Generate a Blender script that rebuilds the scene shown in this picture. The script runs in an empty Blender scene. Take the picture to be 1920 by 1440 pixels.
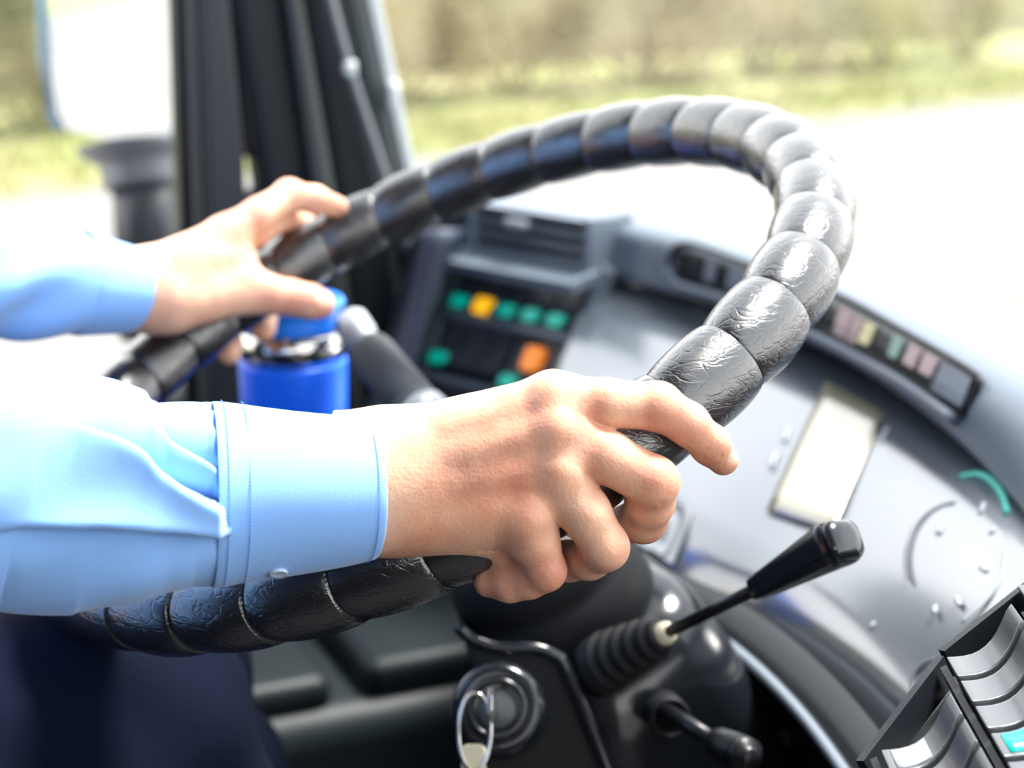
import bpy, bmesh, math, random
import numpy as np
from mathutils import Vector, Matrix
random.seed(4); np.random.seed(4)
R = math.radians
SC = bpy.context.scene
COL = SC.collection

# ------------------------------------------------------------------ camera, sky, sun, exposure
FPX = 3300.0; PITCH = R(15.5); CZ = 1.05
cam_d = bpy.data.cameras.new('camera'); cam = bpy.data.objects.new('camera', cam_d); COL.objects.link(cam)
cam.location = (0, 0, CZ); cam.rotation_euler = (R(90) - PITCH, 0, 0)
cam_d.sensor_width = 36; cam_d.lens = 36 * FPX / 1920; cam_d.clip_start = 0.05; cam_d.clip_end = 500
cam_d.dof.use_dof = True; cam_d.dof.focus_distance = 0.755; cam_d.dof.aperture_fstop = 5.8
SC.camera = cam
SC.view_settings.view_transform = 'Standard'; SC.view_settings.look = 'None'
SC.view_settings.gamma = 1; SC.view_settings.exposure = 0.0
w = bpy.data.worlds.new('sky'); SC.world = w; w.use_nodes = True
nt = w.node_tree; nt.nodes.clear()
_o = nt.nodes.new('ShaderNodeOutputWorld'); _b = nt.nodes.new('ShaderNodeBackground')
_tc = nt.nodes.new('ShaderNodeTexCoord'); _sp = nt.nodes.new('ShaderNodeSeparateXYZ'); _r = nt.nodes.new('ShaderNodeValToRGB')
nt.links.new(_tc.outputs['Generated'], _sp.inputs[0]); nt.links.new(_sp.outputs['Z'], _r.inputs[0])
_r.color_ramp.elements[0].position = 0.0; _r.color_ramp.elements[0].color = (2.0, 1.98, 1.95, 1)
_e = _r.color_ramp.elements.new(0.5); _e.color = (1.05, 1.07, 1.1, 1)
_r.color_ramp.elements[1].position = 0.9; _r.color_ramp.elements[1].color = (0.80, 0.90, 1.0, 1)
nt.links.new(_r.outputs[0], _b.inputs[0]); _b.inputs[1].default_value = 2.1
nt.links.new(_b.outputs[0], _o.inputs[0])
sun_d = bpy.data.lights.new('sun', 'SUN'); sun_d.energy = 11.5; sun_d.angle = R(16); sun_d.color = (1, 0.97, 0.92)
sun = bpy.data.objects.new('sun', sun_d); COL.objects.link(sun)
sun.rotation_euler = Vector((0.36, 0.24, 1.0)).to_track_quat('Z', 'Y').to_euler()

# ------------------------------------------------------------------ frames
RT = Vector((1, 0, 0)); FW = Vector((0, math.cos(PITCH), -math.sin(PITCH))); UP = Vector((0, math.sin(PITCH), math.cos(PITCH)))
ZV = Vector((0, 0, 1)); CAM = Vector((0, 0, CZ))
def P(px, py, d):               # a point seen at a given place and distance from the photographer
    return CAM + FW * d + RT * (d * (px - 960) / FPX) - UP * (d * (py - 720) / FPX)
def G(px, py, drop):            # the same with the height below the photographer's eye
    v = FW + RT * ((px - 960) / FPX) - UP * ((py - 720) / FPX)
    return CAM + v * (-drop / v.z)
HD = R(23.5)                    # the bus heads this far off the right-hand side
HV = Vector((math.cos(HD), math.sin(HD), 0)); LV = Vector((-math.sin(HD), math.cos(HD), 0))
def B(f, l, z): return HV * f + LV * l + ZV * z
def cam2w(x, y, z): return CAM + RT * x - UP * y + FW * z
def cdir(x, y, z): return (RT * x - UP * y + FW * z).normalized()

# ------------------------------------------------------------------ materials
def mat(name, col, rough=0.5, metal=0.0, bump=0.0, bscale=200, spec=0.5, var=0.0, vscale=8, vcol=None, coat=0.0, coat_r=0.05,
        sss=0.0, emit=None, estr=0.0, stretch=None, attr=None, det=3, rvar=0.0, bdist=0.001, tc='Object', sheen=0.0):
    m = bpy.data.materials.new(name); m.use_nodes = True; n = m.node_tree.nodes; L = m.node_tree.links
    b = n['Principled BSDF']
    b.inputs['Base Color'].default_value = (*col, 1); b.inputs['Roughness'].default_value = rough
    b.inputs['Metallic'].default_value = metal; b.inputs['Specular IOR Level'].default_value = spec
    b.inputs['Coat Weight'].default_value = coat; b.inputs['Coat Roughness'].default_value = coat_r
    if sheen: b.inputs['Sheen Weight'].default_value = sheen
    if sss:
        b.inputs['Subsurface Weight'].default_value = sss; b.inputs['Subsurface Radius'].default_value = (0.006, 0.0022, 0.0011)
        b.inputs['Subsurface Scale'].default_value = 1.0
    if emit: b.inputs['Emission Color'].default_value = (*emit, 1); b.inputs['Emission Strength'].default_value = estr
    t = n.new('ShaderNodeTexCoord'); mp = n.new('ShaderNodeMapping'); L.new(t.outputs[tc], mp.inputs[0])
    if stretch: mp.inputs['Scale'].default_value = stretch
    last = None
    nz = n.new('ShaderNodeTexNoise'); nz.inputs['Scale'].default_value = vscale; nz.inputs['Detail'].default_value = det
    L.new(mp.outputs[0], nz.inputs[0])
    if var or vcol:
        mx = n.new('ShaderNodeMixRGB'); mx.inputs[1].default_value = (*col, 1)
        mx.inputs[2].default_value = (*(vcol or [c * (1 - var) for c in col]), 1)
        rr = n.new('ShaderNodeValToRGB'); rr.color_ramp.elements[0].position = 0.38; rr.color_ramp.elements[1].position = 0.62
        L.new(nz.outputs[0], rr.inputs[0]); L.new(rr.outputs[0], mx.inputs[0]); last = mx.outputs[0]
    if attr:
        a = n.new('ShaderNodeAttribute'); a.attribute_name = attr
        m2 = n.new('ShaderNodeMixRGB'); m2.blend_type = 'MULTIPLY'; m2.inputs[0].default_value = 1
        if last: L.new(last, m2.inputs[1])
        else: m2.inputs[1].default_value = (*col, 1)
        L.new(a.outputs['Color'], m2.inputs[2]); last = m2.outputs[0]
    if last: L.new(last, b.inputs['Base Color'])
    if rvar:
        mr = n.new('ShaderNodeMapRange'); mr.inputs[3].default_value = max(0.02, rough - rvar); mr.inputs[4].default_value = rough + rvar
        L.new(nz.outputs[0], mr.inputs[0]); L.new(mr.outputs[0], b.inputs['Roughness'])
    if bump:
        bn = n.new('ShaderNodeTexNoise'); bn.inputs['Scale'].default_value = bscale; bn.inputs['Detail'].default_value = 4
        L.new(mp.outputs[0], bn.inputs[0])
        bp = n.new('ShaderNodeBump'); bp.inputs['Strength'].default_value = bump; bp.inputs['Distance'].default_value = bdist
        L.new(bn.outputs[0], bp.inputs['Height']); L.new(bp.outputs[0], b.inputs['Normal'])
    return m

def glass_mat(name, tint=(1, 1, 1), refl=1.0):
    m = bpy.data.materials.new(name); m.use_nodes = True; n = m.node_tree.nodes; L = m.node_tree.links; n.clear()
    o = n.new('ShaderNodeOutputMaterial'); mx = n.new('ShaderNodeMixShader'); tr = n.new('ShaderNodeBsdfTransparent')
    gl = n.new('ShaderNodeBsdfGlossy'); fr = n.new('ShaderNodeLayerWeight'); fr.inputs[0].default_value = 0.5
    pw = n.new('ShaderNodeMath'); pw.operation = 'POWER'; pw.inputs[1].default_value = 4.0
    mu = n.new('ShaderNodeMath'); mu.operation = 'MULTIPLY_ADD'; mu.inputs[1].default_value = 0.5 * refl; mu.inputs[2].default_value = 0.03 * refl
    gl.inputs['Roughness'].default_value = 0.02; tr.inputs[0].default_value = (*tint, 1)
    L.new(fr.outputs['Facing'], pw.inputs[0]); L.new(pw.outputs[0], mu.inputs[0]); L.new(mu.outputs[0], mx.inputs[0]); L.new(tr.outputs[0], mx.inputs[1]); L.new(gl.outputs[0], mx.inputs[2])
    L.new(mx.outputs[0], o.inputs[0]); return m

M = {}
M['leather'] = mat('black_leather', (0.009, 0.009, 0.011), 0.32, spec=0.6, bump=0.0, rvar=0.08, vscale=60, coat=0.9, coat_r=0.20); M['leather'].node_tree.nodes['Principled BSDF'].inputs['Coat IOR'].default_value = 1.8
def leather_wrinkles(m):
    n = m.node_tree.nodes; L = m.node_tree.links; b = n['Principled BSDF']
    t = n.new('ShaderNodeTexCoord')
    mp = n.new('ShaderNodeMapping'); mp.inputs['Scale'].default_value = (1, 1, 2.2); L.new(t.outputs['Object'], mp.inputs[0])
    nz = n.new('ShaderNodeTexNoise'); nz.inputs['Scale'].default_value = 45; nz.inputs['Detail'].default_value = 2; L.new(mp.outputs[0], nz.inputs[0])
    ad = n.new('ShaderNodeVectorMath'); ad.operation = 'MULTIPLY_ADD'; ad.inputs[1].default_value = (0.035, 0.035, 0.035)
    L.new(nz.outputs['Color'], ad.inputs[0]); L.new(mp.outputs[0], ad.inputs[2])
    v = n.new('ShaderNodeTexVoronoi'); v.feature = 'DISTANCE_TO_EDGE'; v.inputs['Scale'].default_value = 75; L.new(ad.outputs[0], v.inputs[0])
    v2 = n.new('ShaderNodeTexVoronoi'); v2.feature = 'DISTANCE_TO_EDGE'; v2.inputs['Scale'].default_value = 190; L.new(ad.outputs[0], v2.inputs[0])
    r = n.new('ShaderNodeMapRange'); r.inputs[1].default_value = 0; r.inputs[2].default_value = 0.09; L.new(v.outputs['Distance'], r.inputs[0])
    r2 = n.new('ShaderNodeMapRange'); r2.inputs[1].default_value = 0; r2.inputs[2].default_value = 0.12; r2.inputs[4].default_value = 0.35; L.new(v2.outputs['Distance'], r2.inputs[0])
    n3 = n.new('ShaderNodeTexNoise'); n3.inputs['Scale'].default_value = 90; n3.inputs['Detail'].default_value = 5; L.new(mp.outputs[0], n3.inputs[0])
    a = n.new('ShaderNodeMath'); a.operation = 'ADD'; L.new(r.outputs[0], a.inputs[0]); L.new(r2.outputs[0], a.inputs[1])
    a2 = n.new('ShaderNodeMath'); a2.operation = 'MULTIPLY_ADD'; a2.inputs[1].default_value = 1.6; L.new(n3.outputs[0], a2.inputs[0]); L.new(a.outputs[0], a2.inputs[2])
    bp = n.new('ShaderNodeBump'); bp.inputs['Strength'].default_value = 0.22; bp.inputs['Distance'].default_value = 0.0006
    L.new(a2.outputs[0], bp.inputs['Height']); L.new(bp.outputs[0], b.inputs['Normal']); L.new(bp.outputs[0], b.inputs['Coat Normal'])
leather_wrinkles(M['leather'])
M['skin'] = mat('skin', (0.84, 0.52, 0.35), 0.40, spec=0.5, bump=0.45, bscale=620, var=0.0, vcol=(0.66, 0.33, 0.22), vscale=38, sss=0.35, attr='tint', bdist=0.0007)
M['shirt'] = mat('blue_shirt_cotton', (0.26, 0.49, 0.92), 0.85, bump=0.25, bscale=900, spec=0.2, sheen=0.25, bdist=0.0004)
M['thread'] = mat('blue_thread', (0.10, 0.24, 0.55), 0.8)
M['button'] = mat('clear_button', (0.55, 0.68, 0.85), 0.2, coat=0.5)
M['trouser'] = mat('navy_wool', (0.0020, 0.004, 0.013), 0.9, bump=0.3, bscale=300, spec=0.08)
M['shoe'] = mat('black_shoe', (0.01, 0.01, 0.01), 0.3)
M['hair'] = mat('dark_hair', (0.03, 0.018, 0.01), 0.6, bump=0.5, bscale=150)
M['dash'] = mat('grey_blue_dash_plastic', (0.13, 0.16, 0.20), 0.40, bump=0.15, bscale=700, spec=0.5)
M['dashtop'] = mat('grey_dash_top', (0.30, 0.32, 0.34), 0.5, bump=0.15, bscale=600)
M['dashdark'] = mat('dark_dash_plastic', (0.009, 0.011, 0.015), 0.45, spec=0.35, bump=0.1, bscale=600)
M['trimline'] = mat('grey_trim_lip', (0.16, 0.19, 0.23), 0.35)
M['black'] = mat('black_plastic', (0.007, 0.008, 0.010), 0.34, spec=0.35)
M['gloss'] = mat('glossy_black_plastic', (0.010, 0.012, 0.016), 0.2, coat=0.3, rvar=0.04)
M['matt'] = mat('matt_black_rubber', (0.008, 0.009, 0.011), 0.6, spec=0.3)
M['greyp'] = mat('grey_stalk_plastic', (0.055, 0.062, 0.070), 0.62)
M['silver'] = mat('pale_metal', (0.36, 0.39, 0.43), 0.45, metal=0.5)
M['chrome'] = mat('brushed_steel', (0.62, 0.60, 0.57), 0.14, metal=1.0)
M['brass'] = mat('cream_nylon', (0.78, 0.70, 0.50), 0.35)
M['bluecup'] = mat('blue_cup_coating', (0.002, 0.14, 1.0), 0.38, spec=0.4)
M['bluelid'] = mat('blue_lid_plastic', (0.02, 0.22, 0.95), 0.25, spec=0.5)
M['teal'] = mat('teal_lens', (0.0, 0.40, 0.31), 0.35, emit=(0.0, 0.45, 0.34), estr=0.45)  # teal, amber and orange lenses are no lamps; emission added to brighten them
M['yellow'] = mat('amber_lens', (0.95, 0.48, 0.01), 0.35, emit=(1.0, 0.48, 0.01), estr=0.9)
M['orange'] = mat('orange_lens', (0.85, 0.24, 0.03), 0.4, emit=(1.0, 0.28, 0.04), estr=0.6)
M['red'] = mat('red_lens', (0.42, 0.03, 0.04), 0.4)
M['pinklens'] = mat('faded_pink_lens', (0.42, 0.30, 0.30), 0.4)
M['yellowlens'] = mat('faded_yellow_lens', (0.62, 0.56, 0.30), 0.4)
M['greenlens'] = mat('faded_green_lens', (0.20, 0.32, 0.27), 0.4)
M['panel'] = mat('instrument_face', (0.055, 0.070, 0.088), 0.30, spec=0.9, coat=1.0, coat_r=0.14)
M['lcd'] = mat('cream_display', (0.27, 0.25, 0.17), 0.30, coat=0.9, coat_r=0.16)
for _k in ('panel', 'lcd'): M[_k].node_tree.nodes['Principled BSDF'].inputs['Coat IOR'].default_value = 2.0
M['mark'] = mat('white_print', (0.36, 0.39, 0.42), 0.4)
M['ringp'] = mat('grey_print', (0.09, 0.105, 0.125), 0.4)
M['tealp'] = mat('teal_print', (0.03, 0.50, 0.40), 0.4)
M['rocker'] = mat('rocker_plastic', (0.050, 0.056, 0.066), 0.30, spec=0.7, coat=0.4, coat_r=0.2)
M['rockl'] = mat('rocker_charcoal', (0.040, 0.046, 0.058), 0.35)
M['pillar'] = mat('pillar_plastic', (0.008, 0.011, 0.015), 0.55, spec=0.25, bump=0.1, bscale=400)
M['pillar2'] = mat('pillar_green_grey', (0.025, 0.038, 0.042), 0.5)
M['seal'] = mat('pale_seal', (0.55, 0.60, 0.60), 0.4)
M['cable'] = mat('grey_cable', (0.16, 0.18, 0.19), 0.5)
M['wall'] = mat('cab_wall_panel', (0.0055, 0.011, 0.0135), 0.5, spec=0.25, bump=0.1, bscale=300)
M['road'] = mat('pale_road', (0.205, 0.197, 0.188), 0.9, var=0.14, vscale=0.35)
M['verge'] = mat('grass_ground', (0.24, 0.27, 0.09), 0.9, vcol=(0.30, 0.28, 0.14), vscale=0.8)
M['grass'] = mat('grass_blades', (0.27, 0.31, 0.10), 0.8, vcol=(0.34, 0.32, 0.15), vscale=1.5)
M['line'] = mat('road_paint', (0.45, 0.45, 0.45), 0.8)
M['glass'] = glass_mat('clear_glass', refl=0.3)
M['mirror'] = mat('mirror_glass', (0.92, 0.95, 0.97), 0.02, metal=1.0)
M['mhouse'] = mat('mirror_housing', (0.26, 0.27, 0.29), 0.4)
M['mframe'] = mat('mirror_frame', (0.42, 0.60, 0.72), 0.35)

# ------------------------------------------------------------------ mesh helpers
def link(name, me, m=None, parent=None, smooth=True, bevel=0.0, bseg=2, subsurf=0, autos=None):
    o = bpy.data.objects.new(name, me); COL.objects.link(o)
    if m is not None:
        for x in (m if isinstance(m, list) else [m]): me.materials.append(x)
    if smooth: me.shade_smooth()
    if parent is not None: o.parent = parent
    if bevel:
        b = o.modifiers.new('bevel', 'BEVEL'); b.width = bevel; b.segments = bseg; b.limit_method = 'ANGLE'; b.angle_limit = R(35)
        b.harden_normals = False
    if subsurf:
        s = o.modifiers.new('sub', 'SUBSURF'); s.levels = subsurf; s.render_levels = subsurf
    return o
def meshobj(name, verts, faces, m=None, parent=None, **k):
    me = bpy.data.meshes.new(name); me.from_pydata([tuple(v) for v in verts], [], faces); me.update()
    bm = bmesh.new(); bm.from_mesh(me); bmesh.ops.recalc_face_normals(bm, faces=bm.faces); bm.to_mesh(me); bm.free()
    return link(name, me, m, parent, **k)
def thick(o, t):                # face the viewer's side, then give the sheet a thickness behind it
    me = o.data; q = sum(((CAM - p.center).dot(p.normal) * p.area for p in me.polygons), 0.0)
    if q < 0: me.flip_normals()
    m_ = o.modifiers.new('t', 'SOLIDIFY'); m_.thickness = t; m_.offset = -1; return o
def merge(*vf):
    V = []; F = []
    for v, f in vf:
        o = len(V); V += list(v); F += [tuple(i + o for i in q) for q in f]
    return V, F
def thing(name, label, cat, loc=(0, 0, 0), group=None):
    o = bpy.data.objects.new(name, None); COL.objects.link(o); o.empty_display_size = 0.05
    o['label'] = label; o['category'] = cat
    if group: o['group'] = group
    return o
def tag(o, label, cat, group=None, kind=None):
    if label: o['label'] = label
    if cat: o['category'] = cat
    if group: o['group'] = group
    if kind: o['kind'] = kind
    return o
def struct(o): o['kind'] = 'structure'; return o
def frame_from(t, ref=ZV):
    t = t.normalized(); u = ref - t * ref.dot(t)
    if u.length < 1e-4: u = Vector((1, 0, 0)) - t * t.x
    u.normalize(); return t, u, t.cross(u)
def loft_rings(rings, cap=True, closed=False):
    V = []; F = []; n = len(rings[0])
    for r in rings: V += [Vector(p) for p in r]
    m = len(rings)
    for i in range(m if closed else m - 1):
        a = i * n; b = ((i + 1) % m) * n
        for j in range(n):
            k = (j + 1) % n; F.append((a + j, a + k, b + k, b + j))
    if cap and not closed:
        F.append(tuple(range(n - 1, -1, -1))); F.append(tuple((m - 1) * n + j for j in range(n)))
    return V, F
def tube(path, rad, n=16, ref=ZV, sx=1.0):     # path of points, radius number or list
    pts = [Vector(p) for p in path]; rings = []
    for i, p in enumerate(pts):
        t = (pts[min(i + 1, len(pts) - 1)] - pts[max(i - 1, 0)])
        _, u, v = frame_from(t, ref); r = rad[i] if isinstance(rad, (list, tuple)) else rad
        rings.append([p + u * (r * math.cos(a)) + v * (r * sx * math.sin(a)) for a in [2 * math.pi * k / n for k in range(n)]])
    return loft_rings(rings)
def lathe(base, axis, prof, n=40, ref=ZV, ang=2 * math.pi):       # prof: (distance along the axis, radius)
    t, u, v = frame_from(Vector(axis), ref); rings = []
    for s, r in prof:
        rings.append([Vector(base) + t * s + u * (r * math.cos(a)) + v * (r * math.sin(a)) for a in [2 * math.pi * k / n for k in range(n)]])
    return loft_rings(rings)
def spline(pts, n):                                               # Catmull-Rom resampling of tuples or Vectors
    A = np.array([tuple(p) for p in pts], float); m = len(A)
    d = np.r_[0, np.cumsum(np.linalg.norm(np.diff(A, axis=0), axis=1))]; out = []
    for s in np.linspace(0, d[-1], n):
        i = min(max(np.searchsorted(d, s) - 1, 0), m - 2); t = (s - d[i]) / max(d[i + 1] - d[i], 1e-9)
        p1, p2 = A[i], A[i + 1]; p0 = A[i - 1] if i > 0 else 2 * p1 - p2; p3 = A[i + 2] if i + 2 < m else 2 * p2 - p1
        out.append(0.5 * ((2 * p1) + (-p0 + p2) * t + (2 * p0 - 5 * p1 + 4 * p2 - p3) * t ** 2 + (-p0 + 3 * p1 - 3 * p2 + p3) * t ** 3))
    return [Vector(p[:3]) if len(p) == 3 else p for p in out]
def boxm(c, X, Y, Z, sx, sy, sz):
    X, Y, Z = [Vector(a).normalized() for a in (X, Y, Z)]; c = Vector(c)
    V = [c + X * (sx / 2 * a) + Y * (sy / 2 * b) + Z * (sz / 2 * d) for a in (-1, 1) for b in (-1, 1) for d in (-1, 1)]
    return V, [(0, 1, 3, 2), (4, 6, 7, 5), (0, 4, 5, 1), (2, 3, 7, 6), (0, 2, 6, 4), (1, 5, 7, 3)]
def slab(poly, thick, nrm=None):                                  # flat polygon of world points given a thickness away from nrm
    poly = [Vector(p) for p in poly]
    if nrm is None: nrm = (poly[1] - poly[0]).cross(poly[2] - poly[0]).normalized()
    n = len(poly); V = poly + [p - nrm * thick for p in poly]
    F = [tuple(range(n)), tuple(range(2 * n - 1, n - 1, -1))] + [(i, (i + 1) % n, n + (i + 1) % n, n + i) for i in range(n)]
    return V, F
def roundpoly(c, X, Y, w, h, r, n=6):
    out = []
    for sx, sy, a0 in ((1, 1, 0), (-1, 1, 90), (-1, -1, 180), (1, -1, 270)):
        for k in range(n + 1):
            a = R(a0 + 90 * k / n); out.append(Vector(c) + X * (sx * (w / 2 - r) + r * math.cos(a)) + Y * (sy * (h / 2 - r) + r * math.sin(a)))
    return out
def grid_surface(rails, nu, thick=None, down=None):               # rails: list of lists of Vectors; surface through them
    rows = [spline(r, nu) for r in rails]; V = []; F = []
    for r in rows: V += r
    m = len(rows)
    for i in range(m - 1):
        for j in range(nu - 1): F.append((i * nu + j, i * nu + j + 1, (i + 1) * nu + j + 1, (i + 1) * nu + j))
    return V, F

# ---- signed distance bodies: smooth unions of tapering capsules, polygonised in numpy
def cap_d(X, a, b, ra, rb, flat=None):
    a = np.array(a, np.float32); b = np.array(b, np.float32); ba = b - a; pa = X - a
    L = float(ba @ ba) + 1e-12
    t = np.clip((pa @ ba) / L, 0, 1); q = pa - t[..., None] * ba
    if flat is not None:                                          # flat = (unit axis, factor): squeeze along the axis
        ax = np.array(flat[0], np.float32); q = q + (q @ ax)[..., None] * ax * (flat[1] - 1)
    return np.sqrt((q * q).sum(-1)) - (ra + (rb - ra) * t)
def smin(a, b, k):
    if a is None: return b
    h = np.clip(0.5 + 0.5 * (b - a) / k, 0, 1)
    return b * (1 - h) + a * h - k * h * (1 - h)
def surface_nets(F, lo, h):
    S = F < 0
    c = [S[i:S.shape[0] - 1 + i, j:S.shape[1] - 1 + j, k:S.shape[2] - 1 + k] for i in (0, 1) for j in (0, 1) for k in (0, 1)]
    allin = np.logical_and.reduce(c); anyin = np.logical_or.reduce(c); mix = anyin & ~allin
    I = np.argwhere(mix); idx = -np.ones(mix.shape, np.int64); idx[mix] = np.arange(len(I))
    acc = np.zeros((len(I), 3)); cnt = np.zeros(len(I)); cor = [(i, j, k) for i in (0, 1) for j in (0, 1) for k in (0, 1)]
    val = {q: F[I[:, 0] + q[0], I[:, 1] + q[1], I[:, 2] + q[2]] for q in cor}
    for q in cor:
        for ax in range(3):
            if q[ax]: continue
            q2 = list(q); q2[ax] = 1; q2 = tuple(q2); a, b = val[q], val[q2]; m = (a < 0) != (b < 0)
            t = np.where(m, a / np.where(m, a - b, 1), 0); p = np.zeros((len(I), 3)) + q; p[:, ax] += t
            acc[m] += p[m]; cnt[m] += 1
    V = (I + acc / cnt[:, None]) * h + np.array(lo)
    faces = []
    for ax in range(3):
        a1, a2 = (ax + 1) % 3, (ax + 2) % 3
        sl0 = [slice(None)] * 3; sl1 = [slice(None)] * 3; sl0[ax] = slice(0, -1); sl1[ax] = slice(1, None)
        d = S[tuple(sl0)] != S[tuple(sl1)]; E = np.argwhere(d); E = E[(E[:, a1] > 0) & (E[:, a2] > 0)]
        E = E[(E[:, a1] < F.shape[a1] - 1) & (E[:, a2] < F.shape[a2] - 1)]
        ins = S[E[:, 0], E[:, 1], E[:, 2]]
        def cell(o1, o2):
            c_ = E.copy(); c_[:, a1] += o1; c_[:, a2] += o2; return idx[c_[:, 0], c_[:, 1], c_[:, 2]]
        q = np.stack([cell(-1, -1), cell(0, -1), cell(0, 0), cell(-1, 0)], 1)
        q[~ins] = q[~ins][:, ::-1]; faces.append(q)
    return V, np.concatenate(faces)
def sdf_mesh(fn, lo, hi, h):
    lo = np.array(lo, float); n = np.ceil((np.array(hi) - lo) / h).astype(int) + 1
    ax = [lo[i] + h * np.arange(n[i]) for i in range(3)]
    F = np.empty(tuple(n), np.float32); step = max(1, int(400000 / (n[1] * n[2])))
    for i in range(0, n[0], step):
        X = np.stack(np.meshgrid(ax[0][i:i + step], ax[1], ax[2], indexing='ij'), -1).astype(np.float32); F[i:i + step] = fn(X)
    V, Q = surface_nets(F, lo, h); return V, Q
def np_mesh(name, V, Q):
    me = bpy.data.meshes.new(name); me.vertices.add(len(V)); me.vertices.foreach_set('co', np.asarray(V, np.float32).ravel())
    me.loops.add(Q.size); me.loops.foreach_set('vertex_index', Q.astype(np.int32).ravel())
    me.polygons.add(len(Q)); me.polygons.foreach_set('loop_start', np.arange(0, Q.size, 4, dtype=np.int32))
    me.polygons.foreach_set('loop_total', np.full(len(Q), 4, np.int32)); me.update(calc_edges=True); me.validate(); return me

# ================================================================== OUTSIDE
RZ = -1.0
def ground(name, pts, z, m): return struct(meshobj(name, *slab([Vector((p[0], p[1], z)) for p in pts], 0.3, ZV), m, smooth=False))
# the bus drives parallel to the verge; the verge's near edge runs through these two points
e0 = G(0, 372, CZ - RZ); e1 = G(1920, 186, CZ - RZ); ed = (e1 - e0); ed.z = 0; ed.normalize(); en = Vector((-ed.y, ed.x, 0))
ea, eb = e0 - ed * 90, e1 + ed * 120
vr = ground('road', [ea - en * 60, eb - en * 60, eb, ea], RZ, M['road'])
vg = ground('trim_1', [ea, eb, eb + en * 90, ea + en * 90], RZ + 0.02, M['verge']); vg.name = 'grass_verge'
ln = struct(meshobj('lane_line', *slab([ea - en * 6.0 + ZV * 0.004, eb - en * 6.0 + ZV * 0.004, eb - en * 5.85 + ZV * 0.004, ea - en * 5.85 + ZV * 0.004], 0.004, ZV), M['line'], smooth=False))
# grass blades, nobody could count them
rg = np.random.default_rng(2); V = []; F = []
for i in range(9000):
    s = rg.uniform(-8, 26); t = rg.uniform(0, 2.0); p = e0 + ed * s + en * t; p.z = RZ + 0.02; hgt = rg.uniform(0.05, 0.2); a = rg.uniform(0, 6.28)
    d = Vector((math.cos(a), math.sin(a), 0)) * 0.018; q = Vector((rg.normal() * 0.04, rg.normal() * 0.04, hgt)); o = len(V)
    V += [p - d, p + d, p + q]; F.append((o, o + 1, o + 2))
gb = meshobj('grass', V, F, M['grass'], smooth=False); tag(gb, 'short yellow-green grass on the verge beside the road', 'grass', kind='stuff')
# shrubs of the hedge beyond the verge
LEAFM = [mat('leaf_%d' % i, c, 0.7, vcol=c2, vscale=1.1) for i, (c, c2) in enumerate([
    ((0.182, 0.176, 0.066), (0.263, 0.222, 0.094)), ((0.296, 0.242, 0.114), (0.210, 0.176, 0.073)), ((0.124, 0.139, 0.050), (0.201, 0.186, 0.073)),
    ((0.344, 0.288, 0.147), (0.263, 0.204, 0.100)), ((0.334, 0.306, 0.100), (0.238, 0.232, 0.073))])]
M['stem'] = mat('shrub_stems', (0.30, 0.24, 0.16), 0.8)
def shrub(c, wid, hgt, mi, label, seed, nl=4200):
    rg = np.random.default_rng(seed)
    t = thing('hedge_shrub', label, 'shrub', group='shrubs of the roadside hedge'); t.location = c; t.rotation_euler = (0, 0, math.atan2(ed.y, ed.x))
    V = []; F = []
    cl = [(rg.uniform(-.62, .62), rg.normal(0, .28), rg.uniform(0.0, 1.0)) for _ in range(34)]
    for i in range(nl):
        x, y, z = cl[rg.integers(len(cl))]; s = 1.0 - 0.12 * z
        p = Vector((x * wid * 0.8 * s + rg.normal() * wid * .10, y * wid * 0.6 * s + rg.normal() * wid * .10, max(0.02, z * hgt + rg.normal() * hgt * .07)))
        p.x = max(-.84, min(.84, p.x)); p.y = max(-.9, min(.9, p.y))
        L = rg.uniform(0.05, 0.11); d = Vector(rg.normal(size=3)).normalized(); u = d.orthogonal().normalized() * L * 0.38; o = len(V)
        V += [p, p + d * L * .5 + u, p + d * L, p + d * L * .5 - u]; F.append((o, o + 1, o + 2, o + 3))
    meshobj('foliage', V, F, LEAFM[mi], t, smooth=False)
    parts = []
    for k in range(7):
        x, y, z = cl[k]; parts.append(tube([(x * .1, y * .1, -0.03), (x * wid * .4, y * wid * .3, z * hgt * .5), (max(-.8, min(.8, x * wid * .8)), max(-.8, min(.8, y * wid * .6)), z * hgt)], [0.03, 0.018, 0.006], 7))
    meshobj('stem', *merge(*parts), M['stem'], t)
specs = [(-6.2, 2.1, 2, 'dark green hedge shrub at the far left edge of the side window'),
         (-4.6, 2.3, 0, 'green shrub left of the wing mirror beyond the side window'), (-3.0, 1.9, 1, 'brownish shrub behind the wing mirror'),
         (-1.2, 2.2, 0, 'olive shrub hidden behind the black door pillar'), (0.6, 2.3, 2, 'green shrub just right of the leaning pillar'),
         (2.3, 2.1, 0, 'olive shrub beyond the verge, above the left of the wheel rim'), (4.0, 2.4, 1, 'tan-brown shrub above the middle of the wheel rim'),
         (5.7, 2.2, 3, 'pale dry shrub above the top of the wheel rim'), (7.4, 2.4, 1, 'brownish green shrub above the right bend of the wheel rim'),
         (9.2, 2.3, 3, 'pale straw-coloured shrub right of the wheel'), (11.0, 2.2, 4, 'yellow-green shrub near the upper right corner'),
         (12.8, 2.4, 4, 'bright yellowish shrub at the far right edge of the windscreen')]
for i, (s, hh, mi, lab) in enumerate(specs):
    c = e0 + ed * (s + 1.0) + en * (3.1 + 0.2 * (i % 2)); c.z = RZ + 0.0
    shrub(c, 1.9, hh + 0.6, mi, lab, 100 + i)
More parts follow.
